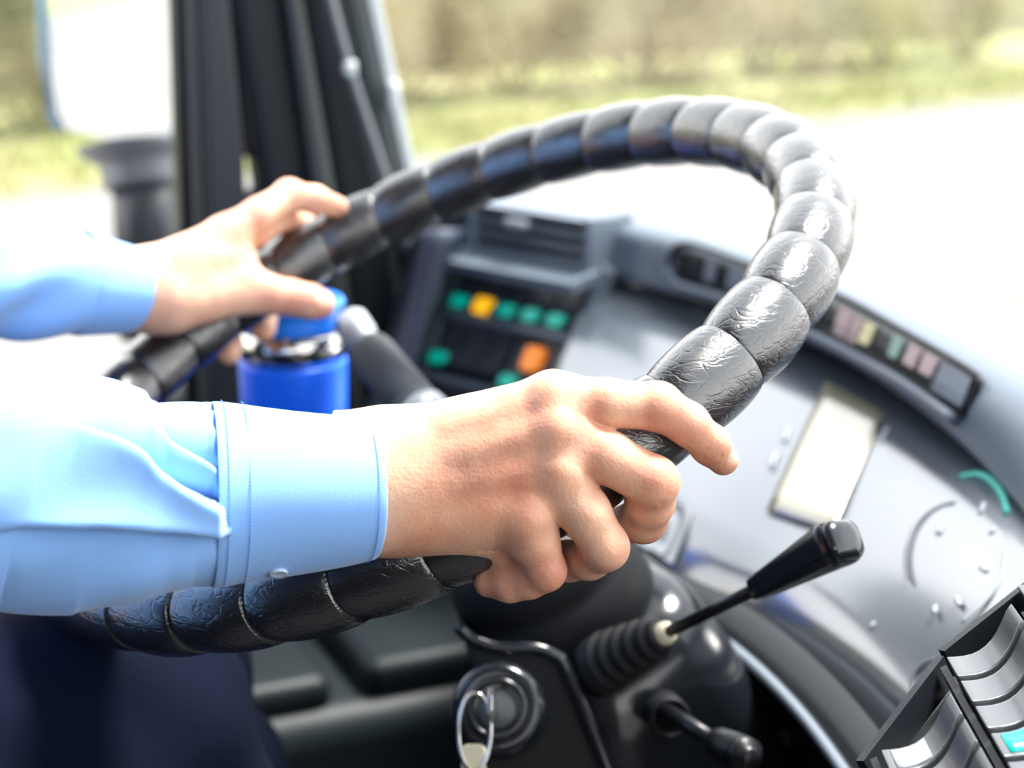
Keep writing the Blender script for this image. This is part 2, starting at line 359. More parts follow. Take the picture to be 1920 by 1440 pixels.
for i in range(9):                                                  # seen only in the wing mirror
    c = e0 - ed * (8.2 + i * 2.0) + en * (4.3); c.z = RZ
    shrub(c, 2.2, 2.6, (0, 2, 4)[i % 3], ('nearest ', 'second ', 'third ', 'fourth ', 'fifth ', 'sixth ', 'seventh ', 'eighth ', 'farthest ')[i] + 'shrub of the hedge behind the bus, seen only in the wing mirror', 300 + i, 1200)
bank = struct(meshobj('hedge_bank', *slab([e0 - ed * 60 + en * 5.6 + ZV * -0.1, e0 + ed * 70 + en * 5.6 + ZV * -0.1, e0 + ed * 70 + en * 8 + ZV * 2.6, e0 - ed * 60 + en * 8 + ZV * 2.6], 0.4),
    mat('bank_growth', (0.17, 0.145, 0.08), 0.9, vcol=(0.10, 0.105, 0.05), vscale=0.55, tc='Generated' if False else 'Object'), smooth=False))

# ================================================================== CAB STRUCTURE
FLZ = 0.0
fl = struct(meshobj('floor', *slab([B(-2.6, -1.0, 0), B(.95, -1.0, 0), B(.95, 1.66, 0), B(-2.6, 1.66, 0)], 0.05, ZV), mat('cab_floor', (0.02, 0.022, 0.025), 0.7), smooth=False))
# left wall below the window, with an inner ledge and tray
WL = 1.62
wl = struct(meshobj('wall_left', *boxm(B(-0.05, WL + 0.03, 0.29), HV, LV, ZV, 1.9, 0.05, 0.58), M['wall'], smooth=False))
fr = struct(meshobj('wall_front', *boxm(B(0.93, 0.32, 0.33), HV, LV, ZV, 0.04, 2.6, 0.66), M['dashdark'], smooth=False))

# windscreen and side window glass
wr0 = [B(0.52, 1.60, 0.74), G(860, 346, .29) + HV * .03, G(1200, 376, .29) + HV * .03, G(1590, 486, .29) + HV * .03, G(1920, 618, .29) + HV * .03, B(0.72, 0.35, 0.75), B(0.66, -0.1, 0.75)]
wr1 = [p - HV * 0.56 + ZV * (2.10 - p.z) for p in wr0]
V, F = grid_surface([wr0, wr1], 40); ws = struct(meshobj('window_1', V, F, M['glass'])); sm = ws.modifiers.new('t', 'SOLIDIFY'); sm.thickness = 0.006; sm.offset = 1
struct(meshobj('window_2', *slab([B(-1.0, WL + 0.02, 0.585), B(0.25, WL + 0.02, 0.585), B(0.22, WL + 0.02, 2.0), B(-1.0, WL + 0.02, 2.0)], 0.005), M['glass'], smooth=False))

def Wl(px, py, l):              # a point of the vertical plane at a given distance left of the aisle
    v = FW + RT * ((px - 960) / FPX) - UP * ((py - 720) / FPX); k = (l - LV.dot(CAM)) / LV.dot(v); return CAM + v * k
def strip(name, px4, l, th, m, parent, bev=0.006):
    V, F = slab([Wl(x, y, l) for x, y in px4], th, -LV); return meshobj(name, V, F, m, parent, smooth=False, bevel=bev)

ML = mat('interior_lining', (0.07, 0.073, 0.078), 0.7)  # lining of unseen roof and walls, added to cut light from behind the camera
struct(meshobj('unseen_ceiling', *slab([B(-2.6, -1.0, 2.1), B(-2.6, 1.64, 2.1), B(-.02, 1.64, 2.1), B(.20, .9, 2.1), B(.14, -1.0, 2.1)], 0.05, -ZV), ML, smooth=False))  # out of view; front edge set back to let sky reach the rim
struct(meshobj('unseen_wall_rear', *boxm(B(-2.6, .32, 1.05), HV, LV, ZV, .05, 2.64, 2.1), ML, smooth=False))
struct(meshobj('unseen_wall_right', *merge(boxm(B(-1.1, -1.0, .65), HV, LV, ZV, 3.0, .05, 1.3), boxm(B(-1.1, -1.0, 1.98), HV, LV, ZV, 3.0, .05, .25), boxm(B(-1.8, -1.0, 1.3), HV, LV, ZV, 1.5, .05, 1.2)), ML, smooth=False))  # out of view; lower part raised to cut fill through its window
struct(meshobj('wall_left', *boxm(B(-1.8, WL + .03, 1.05), HV, LV, ZV, 1.6, .05, 2.1), ML, smooth=False))
# ---- front left pillar with door post
pil = thing('front_pillar', 'black leaning front pillar and door post between side window and windscreen', 'pillar')
pil['kind'] = 'structure'; del pil['category']; pil.name = 'trim_1'
strip('window_gasket', [(324, -90), (352, -90), (384, 790), (350, 790)], 1.575, .03, M['black'], pil)
strip('door_post_highlight', [(350, -90), (374, -90), (404, 790), (380, 790)], 1.56, .03, mat('highlight_grey', (0.05, 0.052, 0.056), 0.4), pil)  # lighter grey strip paints the lit edge of the door post
strip('door_post', [(372, -90), (424, -90), (462, 300), (470, 790), (402, 790)], 1.55, .04, mat('post_navy', (0.012, 0.015, 0.022), 0.5), pil)
strip('quarter_gasket', [(420, -90), (440, -90), (486, 296), (462, 300)], 1.568, .03, M['black'], pil)
strip('quarter_gasket', [(463, 357), (500, 357), (560, 790), (466, 790)], 1.568, .03, M['black'], pil)
strip('pillar_shell', [(418, -90), (528, -90), (600, 400), (650, 800), (555, 800), (489, 340)], 1.56, .05, M['pillar'], pil, .012)
strip('pillar_ridge', [(522, -90), (556, -90), (640, 400), (690, 800), (640, 800), (592, 400)], 1.545, .05, mat('pillar_ridge_grey', (0.030, 0.038, 0.038), 0.5), pil, .012)
strip('pillar_shell', [(552, -90), (632, -90), (742, 420), (800, 800), (682, 800), (634, 400)], 1.56, .05, M['pillar'], pil, .012)
strip('windscreen_frame', [(626, -90), (674, -90), (764, 330), (792, 480), (750, 480), (730, 400)], 1.57, .03, M['pillar2'], pil, .008)
strip('windscreen_seal_highlight', [(672, -90), (697, -90), (782, 320), (796, 420), (776, 420), (762, 330)], 1.575, .02, M['seal'], pil, .003)  # pale seal strip also paints the white highlight along the frame edge
strip('corner_panel', [(738, 436), (860, 392), (880, 820), (738, 820)], 1.60, .02, M['black'], pil)
cp = spline([Wl(600, -90, 1.535), Wl(628, 30, 1.535), Wl(656, 130, 1.535), Wl(690, 235, 1.535), Wl(738, 380, 1.535), Wl(770, 480, 1.535)], 24)
meshobj('cable', *tube(cp, .0045, 8), M['cable'], pil)
meshobj('cable_clip', *boxm(Wl(655, 128, 1.535), HV, LV, ZV, .012, .012, .014), M['seal'], pil, bevel=.003)
meshobj('cable_clip', *boxm(Wl(737, 180, 1.56), HV, LV, ZV, .012, .014, .028), M['seal'], pil, bevel=.004)

# ---- wing mirror
MD = 1.88
mir = thing('wing_mirror', 'large wing mirror outside the side window reflecting pale road and hedge', 'mirror')
mc = P(208, 60, MD)
mn = (-(HV * 0.86 + LV * 0.52)).normalized()
mo = [P(78, -170, MD), P(320, -190, MD), P(322, 262, MD), P(302, 282, MD), P(240, 272, MD), P(116, 240, MD), P(102, 215, MD), P(88, 110, MD)]
# the glass is one vertical plane facing the driver: move every outline point along its sight line onto it
def onplane(p, c, n):
    v = (p - CAM); return CAM + v * ((c - CAM).dot(n) / v.dot(n))
mview = (CAM - mc).normalized(); want = (-HV * 0.94 + LV * 0.30 + ZV * -0.105).normalized(); mn = (mview + want).normalized()
gl = [onplane(p, mc, mn) for p in mo]
meshobj('mirror_glass', *slab(gl, .004, mn), M['mirror'], mir, smooth=False)
cen = sum(gl, Vector()) / len(gl)
ou = [cen + (p - cen) * 1.035 - mn * .001 for p in gl]
V, F = merge(slab(ou, .014, mn), slab([cen + (p - cen) * 1.03 - mn * .015 for p in gl], .02, mn))
meshobj('housing', V, F, M['mhouse'], mir, bevel=.006, smooth=False)
meshobj('edge_trim', *tube([ou[0] + mn * .004, ou[7] + mn * .004, ou[6] + mn * .004, ou[5] + mn * .004], .0045, 8), M['mframe'], mir)
V, F = merge(tube([P(278, 350, MD + .03), P(280, 430, MD + .03), P(288, 640, MD + .03)], [.040, .038, .037], 24, sx=1.0))
meshobj('arm', V, F, mat('mirror_arm_plastic', (0.045, 0.05, 0.058), 0.4), mir)
meshobj('arm_joint', *lathe(P(272, 352, MD + .03), (P(262, 268, MD + .03) - P(272, 352, MD + .03)), [(0, .001), (0, .043), (.008, .046), (.012, .043), (.022, .048), (.026, .045), (.034, .058), (.046, .070), (.047, .001)], 28), M['mhouse'], mir)

# ================================================================== DASHBOARD
dash = thing('dashboard', 'grey curved driver dashboard with instrument face, warning lamps and switches', 'dashboard')
NU = 60
T0 = [G(760, 332, .283), G(960, 352, .283), G(1200, 380, .283), G(1590, 486, .283), G(1920, 620, .283), G(2250, 800, .283)]
T1 = [G(775, 366, .282), G(960, 384, .282), G(1130, 404, .282), G(1350, 452, .282), G(1600, 548, .282), G(1920, 712, .282), G(2200, 890, .282)]
T15 = [G(778, 384, .288), G(960, 402, .288), G(1120, 424, .288), G(1330, 474, .288), G(1570, 568, .288), G(1880, 738, .288), G(2140, 920, .288)]
T2 = [G(785, 410, .305), G(960, 430, .305), G(1110, 456, .305), G(1310, 506, .305), G(1540, 604, .305), G(1850, 790, .305), G(2080, 980, .305)]
T3 = [G(790, 450, .332), G(960, 480, .332), G(1110, 516, .332), G(1300, 558, .332), G(1525, 646, .332), G(1700, 752, .332), G(1850, 882, .332), G(1935, 985, .332), G(2020, 1110, .332)]
def down(r, x, d): return [p + HV * x - ZV * d for p in r]
G3 = [G(1112, 519, .335), G(1300, 560, .335), G(1525, 648, .335), G(1700, 754, .335), G(1850, 884, .335), G(1935, 987, .335), G(2020, 1112, .335)]
G3_ = G3
V, F = grid_surface([down(T0, 0, .04), T0, T1, T15, T2, T3, [spline([G(1000, 497, .335)] + list(G3_), 9)[k] + HV * .002 for k in range(9)]], NU)
# crop the roll at the vent: the vent box closes its left end
lipo = meshobj('dash_lip', V, F, M['dash'], dash, subsurf=1); thick(lipo, .004)
G4 = [G(1010, 860, .430), G(1120, 960, .430), G(1255, 1062, .430), G(1420, 1146, .430), G(1560, 1262, .430), G(1690, 1420, .430), G(1800, 1600, .430)]
mid = [(a + b) / 2 - HV * .014 for a, b in zip(spline(G3, 20), spline(G4, 20))]
V, F = grid_surface([G3, mid, G4], NU); face_v, face_f = V, F
face = meshobj('instrument_face', V, F, M['panel'], dash, subsurf=1); thick(face, .004)
from mathutils.bvhtree import BVHTree
def bvh_of(V, F): return BVHTree.FromPolygons([tuple(v) for v in V], F)
FB = bvh_of(face_v, face_f)
def ray(b, px, py):
    v = (FW + RT * ((px - 960) / FPX) - UP * ((py - 720) / FPX)).normalized(); h = b.ray_cast(CAM, v)
    if h[0] is None:                                              # just past an edge: nearest point of the surface
        h = min((b.find_nearest(CAM + v * (.6 + .02 * k)) for k in range(60)), key=lambda q: q[3])
    n = h[1] if h[1].dot(v) < 0 else -h[1]
    return h[0], n
def on_surface(b, poly, lift, name, m, parent, div=5, thick=.0012, bevel=0):   # a thin printed or moulded patch lying on a surface
    c = [ray(b, *q) for q in poly]; c = [q for q in c if q[0] is not None]
    if len(c) < 3: return None
    n = sum((q[1] for q in c), Vector()).normalized(); top = [q[0] + n * lift for q in c]
    return meshobj(name, *slab(top, thick, n), m, parent, smooth=False, bevel=bevel)
def quad_on(b, q, lift, nu, nv, flip=False):      # a subdivided four-cornered patch draped on a surface
    (x0, y0), (x1, y1), (x2, y2), (x3, y3) = q; V = []; F = []
    for i in range(nv + 1):
        for j in range(nu + 1):
            s, t = j / nu, i / nv; x = (x0 * (1 - s) + x1 * s) * (1 - t) + (x3 * (1 - s) + x2 * s) * t; y = (y0 * (1 - s) + y1 * s) * (1 - t) + (y3 * (1 - s) + y2 * s) * t
            p, n = ray(b, x, y)
            if p is None: return None
            V.append(p + n * lift)
    for i in range(nv):
        for j in range(nu): a = i * (nu + 1) + j; F.append((a, a + 1, a + nu + 2, a + nu + 1))
    return V, F
def band_on(b, path, hw, lift, n):                # a line of given half width draped on a surface
    pp = spline([(x, y, 0) for x, y in path], n); V = []; F = []
    pts = [ray(b, q.x, q.y) for q in pp]; pts = [q for q in pts if q[0] is not None]
    for i, (p, nn) in enumerate(pts):
        t = (pts[min(i + 1, len(pts) - 1)][0] - pts[max(i - 1, 0)][0]).normalized(); s = nn.cross(t).normalized() * hw
        V += [p + s + nn * lift, p - s + nn * lift]
    for i in range(len(pts) - 1): F.append((2 * i, 2 * i + 1, 2 * i + 3, 2 * i + 2))
    return V, F
def drape(name, vf, m, parent, th=.0008):
    if vf is None: return
    o = meshobj(name, *vf, m, parent); return thick(o, th)
drape('display', quad_on(FB, [(1550, 716), (1660, 776), (1560, 1000), (1438, 960)], .0012, 8, 8), M['lcd'], face)
def arc(cx, cy, rx, ry, a0, a1, n=20): return [(cx + rx * math.cos(R(a0 + (a1 - a0) * i / n)), cy - ry * math.sin(R(a0 + (a1 - a0) * i / n))) for i in range(n + 1)]
drape('gauge_arc', band_on(FB, [(1800, 893), (1832, 888), (1858, 900), (1878, 926), (1889, 962)], .0022, .0004, 16), M['tealp'], face)['label'] = 'teal gauge arc'
drape('gauge_arc', band_on(FB, [(1886, 1030), (1878, 1075), (1850, 1125), (1802, 1168)], .0011, .0004, 16), M['mark'], face)
for a, b_ in (((1845, 942), (1838, 962)), ((1866, 990), (1856, 1000)), ((1850, 1070), (1838, 1062)), ((1800, 1135), (1792, 1120)), ((1752, 1150), (1752, 1136)), ((1640, 1166), (1630, 1178)), ((1736, 1288), (1740, 1300)), ((1756, 1284), (1758, 1296)), ((1772, 1300), (1766, 1308)), ((1665, 800), (1650, 830)), ((1480, 800), (1470, 826)), ((1455, 850), (1445, 876)), ((1765, 985), (1758, 1000))):
    drape('scale_mark', band_on(FB, [a, b_], .0016, .0004, 4), M['mark'], face)
drape('gauge_needle', band_on(FB, [(1722, 1298), (1720, 1318), (1724, 1338)], .0016, .0004, 5), M['orange'], face)['label'] = 'short orange mark'  # printed mark, brightened by the orange lens emission
for c, r_, nm in (((1800, 1050), (110, 118), 0), ((1760, 1290), (55, 60), 1)):
    drape('gauge_ring', band_on(FB, arc(c[0], c[1], r_[0] * .92, r_[1] * .92, 95, 330 if nm else 200), .0010, .0004, 40), M['ringp'], face)
V, F = quad_on(FB, [(1232, 935), (1300, 962), (1262, 1062), (1200, 1030)], .003, 4, 4)
lp = meshobj('label_plate', V, F, mat('grey_label_plate', (0.20, 0.22, 0.24), 0.4), face, smooth=False); thick(lp, .002)
drape('label_border', band_on(FB, [(1240, 950), (1286, 968), (1254, 1050), (1222, 1040)], .0008, .0055, 16), M['dashdark'], face)
for k in range(3): drape('label_line', band_on(FB, [(1238 - 3 * k, 985 + 12 * k), (1262 - 3 * k, 995 + 12 * k)], .0006, .0055, 4), M['dashdark'], face)

# frame under and beside the face
T5 = down(G4, -.022, .012); T6 = down(G4, -.020, .030); T7 = down(G4, .02, .06); T8 = down(G4, .03, .38)
V, F = grid_surface([down(G4, .004, .0), down(G4, -.010, .002), T5], NU); o = meshobj('lower_bezel', V, F, M['dashdark'], dash, subsurf=1); thick(o, .003)
V, F = grid_surface([T5, down(G4, -.026, .017), T6, T7, T8], NU); o = meshobj('lower_panel', V, F, M['dashdark'], dash, subsurf=1); thick(o, .003)
tl = spline(down(G4, -.0265, .014), 60); meshobj('trim_bead', *tube(tl, .0036, 10), M['trimline'], dash)

# warning lamp recess along the lip
LB = bvh_of(*grid_surface([T0, T1, T15, T2, T3], NU))
wp = meshobj('warning_lamp_panel', *quad_on(LB, [(1560, 556), (1832, 708), (1806, 778), (1536, 622)], .0012, 24, 6), M['black'], dash); thick(wp, .002)
wp2 = meshobj('warning_lamp_panel', *quad_on(LB, [(1268, 462), (1560, 556), (1536, 622), (1272, 522)], .0012, 20, 6), M['black'], dash); thick(wp2, .002)
def lens(par, q, m, lift=.003): o = meshobj('warning_lens', *quad_on(LB, q, lift, 3, 3), m, par, smooth=False); thick(o, .0015); return o
lens(wp, [(1580, 578), (1606, 592), (1590, 632), (1568, 620)], M['pinklens']); lens(wp, [(1610, 594), (1624, 602), (1608, 642), (1594, 634)], M['pinklens']); lens(wp, [(1628, 604), (1648, 614), (1632, 650), (1613, 642)], M['yellowlens'])
lens(wp, [(1682, 630), (1702, 641), (1686, 676), (1670, 668)], M['greenlens']); lens(wp, [(1712, 646), (1734, 660), (1718, 694), (1698, 682)], M['pinklens']); lens(wp, [(1740, 662), (1766, 678), (1750, 710), (1728, 698)], M['pinklens'])
lens(wp, [(1770, 682), (1826, 712), (1806, 762), (1750, 728)], M['dash'], .002)
lens(wp2, [(1300, 478), (1324, 484), (1318, 522), (1296, 516)], M['dashdark']); lens(wp2, [(1330, 486), (1350, 492), (1342, 530), (1322, 524)], M['trimline']); lens(wp2, [(1374, 500), (1420, 516), (1410, 556), (1366, 540)], M['trimline'])
rail = [ray(LB, x, y)[0] + ray(LB, x, y)[1] * .003 for x, y in ((1255, 500), (1272, 530), (1330, 548), (1430, 580), (1536, 626), (1620, 668), (1700, 714), (1760, 756), (1800, 786))]
meshobj('lamp_panel_lip', *tube(spline(rail, 50), .0042, 10), M['trimline'], dash)
rail = [ray(LB, x, y)[0] + ray(LB, x, y)[1] * .001 for x, y in ((1255, 500), (1262, 470), (1290, 458), (1400, 496), (1560, 550), (1700, 626), (1830, 704), (1838, 722), (1806, 782))]
meshobj('lamp_panel_rim', *tube(spline(rail, 60), .0022, 8), M['dashdark'], dash)

# ---- left switch bank
bO = G(870, 567, .37); bE1 = (G(1050, 603, .37) - bO) / 4; bE2 = G(832, 667, .42) - bO
bN = bE1.cross(bE2).normalized(); bN = bN if bN.dot(CAM - bO) > 0 else -bN
bX = bE1.normalized(); bY = bN.cross(bX).normalized(); bY = bY if bY.z > 0 else -bY
def bk(u, v, d=0): return bO + bE1 * u + bE2 * v + bN * d
bank_o = meshobj('switch_bank', *slab([bk(-.75, -1.02, -.012), bk(4.95, -1.02, -.012), bk(4.95, 3.0, -.012), bk(-.75, 3.0, -.012)], .03, bN), M['dashdark'], dash, smooth=False)
def bar(u0, v0, u1, v1, w, d, m, h=.006):
    a, b_ = bk(u0, v0, d), bk(u1, v1, d); t = (b_ - a); s = bN.cross(t.normalized())
    return boxm((a + b_) / 2, t, s, bN, t.length, w, h)
V, F = merge(bar(-.8, -.98, 5.0, -.98, .009, -.004, None, .018), bar(4.92, -1.02, 4.92, 3.0, .009, -.004, None, .018), bar(-.78, -1.02, -.78, 3.0, .006, -.004, None, .018), bar(-.8, .24, 5.0, .24, .009, -.005, None, .016), bar(-.8, 1.40, 5.0, 1.40, .009, -.005, None, .016), bar(-.8, 2.6, 5.0, 2.6, .009, -.005, None, .016))
meshobj('bank_frame', V, F, M['dash'], bank_o, bevel=.0015, smooth=False)
def rocker(u, v, lensm=None, llab=None, big=False, hv=.86):
    # concave rocker: profile along its length
    w = bE1.length * .44; X = bX; L = bE2.length * hv; Y = -bE2.normalized(); c = bk(u, v - .36, -.008); rows = []
    for i in range(9):
        s = i / 8 - .5; dz = .006 + .010 * (2 * s) ** 2 * (1 if s < 0 else .5); rows.append([c + Y * (s * L) + X * (k * w) + bN * (dz if k in (-1, 1) else dz) for k in (-1, -.5, .5, 1)])
    V = [p for r in rows for p in r]; F = [(i * 4 + j, i * 4 + j + 1, i * 4 + j + 5, i * 4 + j + 4) for i in range(8) for j in range(3)]
    o = meshobj('rocker_switch', V, F, M['rockl'], dash, smooth=False); thick(o, .008)
    if lensm is not None:
        hh = .0165 if llab and 'amber' in llab else .0125
        vc = bk(u, v, .009)
        if big: vc = bk(u, v - .3, .004)
        l = meshobj('switch_lens', *slab(roundpoly(vc, X, (Y - bN * .1).normalized(), w * 1.4, hh, .004, 4), .006, bN), M[lensm], o, smooth=False)
        l['label'] = llab
    return o
for u, lm, ll in ((0, 'teal', 'teal lens'), (1, 'yellow', 'amber yellow lens'), (2, 'teal', 'teal lens'), (3, 'teal', 'teal lens'), (4, 'teal', 'teal lens')): rocker(u, 0, lm, ll)
for u, lm, ll in ((0, 'teal', 'teal lens'), (1, None, None), (2, None, None), (3.1, 'teal', 'teal lens'), (4.1, None, None)): rocker(u, 1.18 if u == 3.1 else 1.05, lm, ll)
ob = meshobj('switch_lens', *slab(roundpoly(bk(3.62, .72, .008), bX, -bE2.normalized(), .019, .024, .005, 4), .012, bN), M['orange'], bank_o, smooth=False, bevel=.002); ob['label'] = 'orange lens'
for u in range(5): rocker(u + .1, 2.25)
# blue-grey cheek between bank and pillar, dark corner below
ck = [Wl(752, 420, 1.50), Wl(872, 470, 1.46), bk(-.8, -1.0), bk(-.8, 1.4), bk(-.8, 3.4), Wl(655, 930, 1.45), Wl(700, 720, 1.47)]
V, F = grid_surface([[bk(-.8, -1.3, -.003), bk(-.8, 0, -.003), bk(-.8, 1.4, -.003), bk(-.8, 3.6, -.003)], [Wl(815, 430, 1.47), Wl(800, 560, 1.46), Wl(752, 720, 1.45), Wl(700, 900, 1.44)], [Wl(775, 425, 1.52), Wl(745, 560, 1.51), Wl(700, 720, 1.5), Wl(640, 900, 1.49)]], 20)
o = meshobj('side_cheek', V, F, mat('blue_grey_cheek', (0.045, 0.062, 0.095), 0.4), dash); thick(o, .006)

# ---- air vent on the left of the lip
vt = G(885, 378, .275); vX = (G(1098, 412, .275) - vt); vL = vX.length; vX.normalize(); vN = Vector((-vX.y, vX.x, 0)); vN = vN if vN.dot(CAM - vt) > 0 else -vN
vc = vt + vX * vL * .5
def vbox(u, z, d, w, dd, h): return boxm(vt + vX * (vL * u) - ZV * z + vN * (d - .050), vX, vN, ZV, w, dd, h)
vent = meshobj('air_vent', *merge(vbox(.5, .028, .012, vL * 1.06, .05, .055)), M['dash'], dash, bevel=.003, smooth=False)
meshobj('vent_opening', *vbox(.5, .028, .016, vL * .99, .045, .050), M['black'], vent, smooth=False)
V, F = merge(*[vbox(.5, .004 + .0125 * k, .040, vL * 1.0, .016, .005) for k in range(5)])
meshobj('vent_slats', V, F, M['dash'], vent, bevel=.001, smooth=False)
V, F = merge(vbox(-.01, .028, .040, .006, .022, .058), vbox(1.01, .028, .040, .008, .022, .058), vbox(.5, .060, .038, vL * 1.05, .02, .010))
meshobj('vent_frame', V, F, M['dash'], vent, bevel=.002, smooth=False)
meshobj('vent_tab', *vbox(.42, .014, .050, .026, .012, .009), M['silver'], vent, bevel=.002, smooth=False)['label'] = 'pale grey slider tab'
# filler between vent and bank
meshobj('bank_cover', *slab([vt - vX * .02 - ZV * .052 + vN * .03, vt + vX * (vL + .01) - ZV * .052 + vN * .03, bk(4.95, -1.0, .002), bk(-.75, -1.0, .002)], .01), M['dash'], dash, smooth=False)

# ---- right hand switch panel
ra = G(1787, 1262, .33); rp = Vector((0.003, -1, 0)).normalized() * .0243; sl = R(24); rq = (HV * math.cos(sl) + ZV * math.sin(sl)); rN = rq.cross(rp).normalized(); rN = rN if rN.z > 0 else -rN
def rk(p, q, d=0): return ra + rp * p + rq * q + rN * d       # p in pitches, q in metres
def rrocker(p, q, lensm=None, lab=None, L=.039):
    rows = []; cr = (-.5, -.42, -.2, .2, .42, .5)
    for i in range(11):
        s = i / 10; h = .010 - .011 * math.sin(math.pi * min(1, s * 1.05)) * .75 + .004 * s; rows.append([rk(p + .5 + k * .82, q + s * L, h) for k in cr])
    n = len(cr); V = [x for r in rows for x in r]; F = [(i * n + j, i * n + j + 1, i * n + j + n + 1, i * n + j + n) for i in range(10) for j in range(n - 1)]
    V2 = V + [x - rN * .02 for x in V]; nn = len(V)
    F += [tuple(i + nn for i in f) for f in F]
    per = [j for j in range(n)] + [i * n + n - 1 for i in range(1, 11)] + [10 * n + j for j in range(n - 2, -1, -1)] + [i * n for i in range(9, 0, -1)]
    F += [(per[i], per[(i + 1) % len(per)], per[(i + 1) % len(per)] + nn, per[i] + nn) for i in range(len(per))]
    o = meshobj('rocker_switch', V2, F, M['rocker'], dash, smooth=False, bevel=.0008)
    for f in o.data.polygons: f.use_smooth = True
    if lensm:
        v = []; 
        for i in range(5):
            s = .10 + .40 * i / 4; h = .010 - .011 * math.sin(math.pi * min(1, s * 1.05)) * .75 + .004 * s + .0006; v.append([rk(p + .5 + k * .62, q + s * L, h) for k in (-.5, .5)])
        VV = [x for r in v for x in r]; l = meshobj('switch_lens', VV, [(2 * i, 2 * i + 1, 2 * i + 3, 2 * i + 2) for i in range(4)], M[lensm], o); thick(l, .001); l['label'] = lab
    return o
for p in range(-1, 6): 
    if p >= 0: rrocker(p, 0, 'teal' if p == 3 else None, 'teal lens')
rrocker(-.75, .047, 'red', 'dark red lens', .05); rrocker(.2, .049, None, None); rrocker(1.2, .049); rrocker(2.2, .049)
for p in range(1, 6): rrocker(p + .42, -.0455, 'mark' if p == 1 else None, 'white lens')
pb = [rk(-1.9, .13, -.004), rk(-.32, -.006, -.004), rk(-.32 + 1.5, -.012, -.004), rk(.98, -.055, -.004), rk(7, -.055, -.004), rk(7, .13, -.004)]
meshobj('switch_panel', *slab([rk(-1.35, .13, -.010), rk(-.35, -.004, -.010), rk(1.0, -.058, -.010), rk(7, -.060, -.010), rk(7, .13, -.010)], .05, rN), M['dashdark'], dash, bevel=.002, smooth=False)
def rbar(p0, q0, p1, q1, w=.003, h=.012, d=-.001):
    a, b_ = rk(p0, q0, d), rk(p1, q1, d); t = b_ - a; return boxm((a + b_) / 2, t, rN.cross(t), rN, t.length, w, h)
V, F = merge(rbar(-.05, -.003, 7, -.003), rbar(-.05, .0435, 7, .0435), rbar(1.25, -.050, 7, -.050), rbar(-.5, .0, -1.3, .13, .004, .014), rbar(-.35, -.002, 1.15, -.056, .004, .014))
meshobj('switch_panel_frame', V, F, M['dashdark'], dash, smooth=False)

# ================================================================== STEERING WHEEL
WC = cam2w(-0.0502133, -0.02463038, 0.96220678); WN = cdir(0.40244526, 0.81530317, 0.41631545)   # WN points down the column
nc = np.array([0.40244526, 0.81530317, 0.41631545]); uc = np.cross(nc, [0, 1, 0.3]); uc /= np.linalg.norm(uc); vc_ = np.cross(nc, uc)
WU = cdir(*uc); WV = cdir(*vc_)
RW = 0.225; RT0 = 0.0205; NSEG = 35
def wp_(a): return WC + WU * (RW * math.cos(a)) + WV * (RW * math.sin(a))
wheel = thing('steering_wheel', 'large steering wheel with a segmented shiny black leather rim cover', 'steering wheel')
wheel.location = (0, 0, 0)
V = []; F = []; PS = 20; NR = 40; rgw = np.random.default_rng(5); segj = rgw.uniform(-.02, .02, NSEG + 1)
SS = [0, .010, .025, .05, .09, .14, .20, .26, .33, .40, .47, .54, .61, .68, .75, .82, .88, .93, .97, .99]
for i in range(NSEG * PS):
    k = i // PS; s = SS[i % PS]
    prof = .925 + .122 * math.sin(math.pi * s) ** .5 - .050 * s + segj[k] * math.sin(math.pi * s)
    if i % PS == 0: prof = .855
    for j in range(NR):
        b_ = 2 * math.pi * j / NR
        a = 2 * math.pi * (k + s + .10 * math.cos(b_ + .6)) / NSEG + R(4)
        rad = Vector(WU * math.cos(a) + WV * math.sin(a)); r = RT0 * prof
        V.append(WC + rad * RW + rad * (r * math.cos(b_)) + WN * (r * math.sin(b_)))
n = NSEG * PS
for i in range(n):
    for j in range(NR): F.append((i * NR + j, i * NR + (j + 1) % NR, ((i + 1) % n) * NR + (j + 1) % NR, ((i + 1) % n) * NR + j))
rim = meshobj('rim_cover', V, F, M['leather'], wheel)
HUB = WC + WN * .095
for a in (R(300), R(196)):
    rad = WU * math.cos(a) + WV * math.sin(a); side = WN.cross(rad)
    path = spline([HUB + rad * .035 - WN * .006, HUB + rad * .10 - WN * .012, WC + rad * .165 + WN * .045, WC + rad * .20 + WN * .012, WC + rad * .222], 16)
    meshobj('spoke', *tube(path, [.020] * 4 + [.017] * 6 + [.013] * 6, 16, ref=WN, sx=1.1), M['black'], wheel)
meshobj('hub', *lathe(HUB - WN * .02, WN, [(0, .001), (0.001, .036), (.006, .044), (.024, .048), (.034, .046), (.036, .001)], 48), M['black'], wheel)

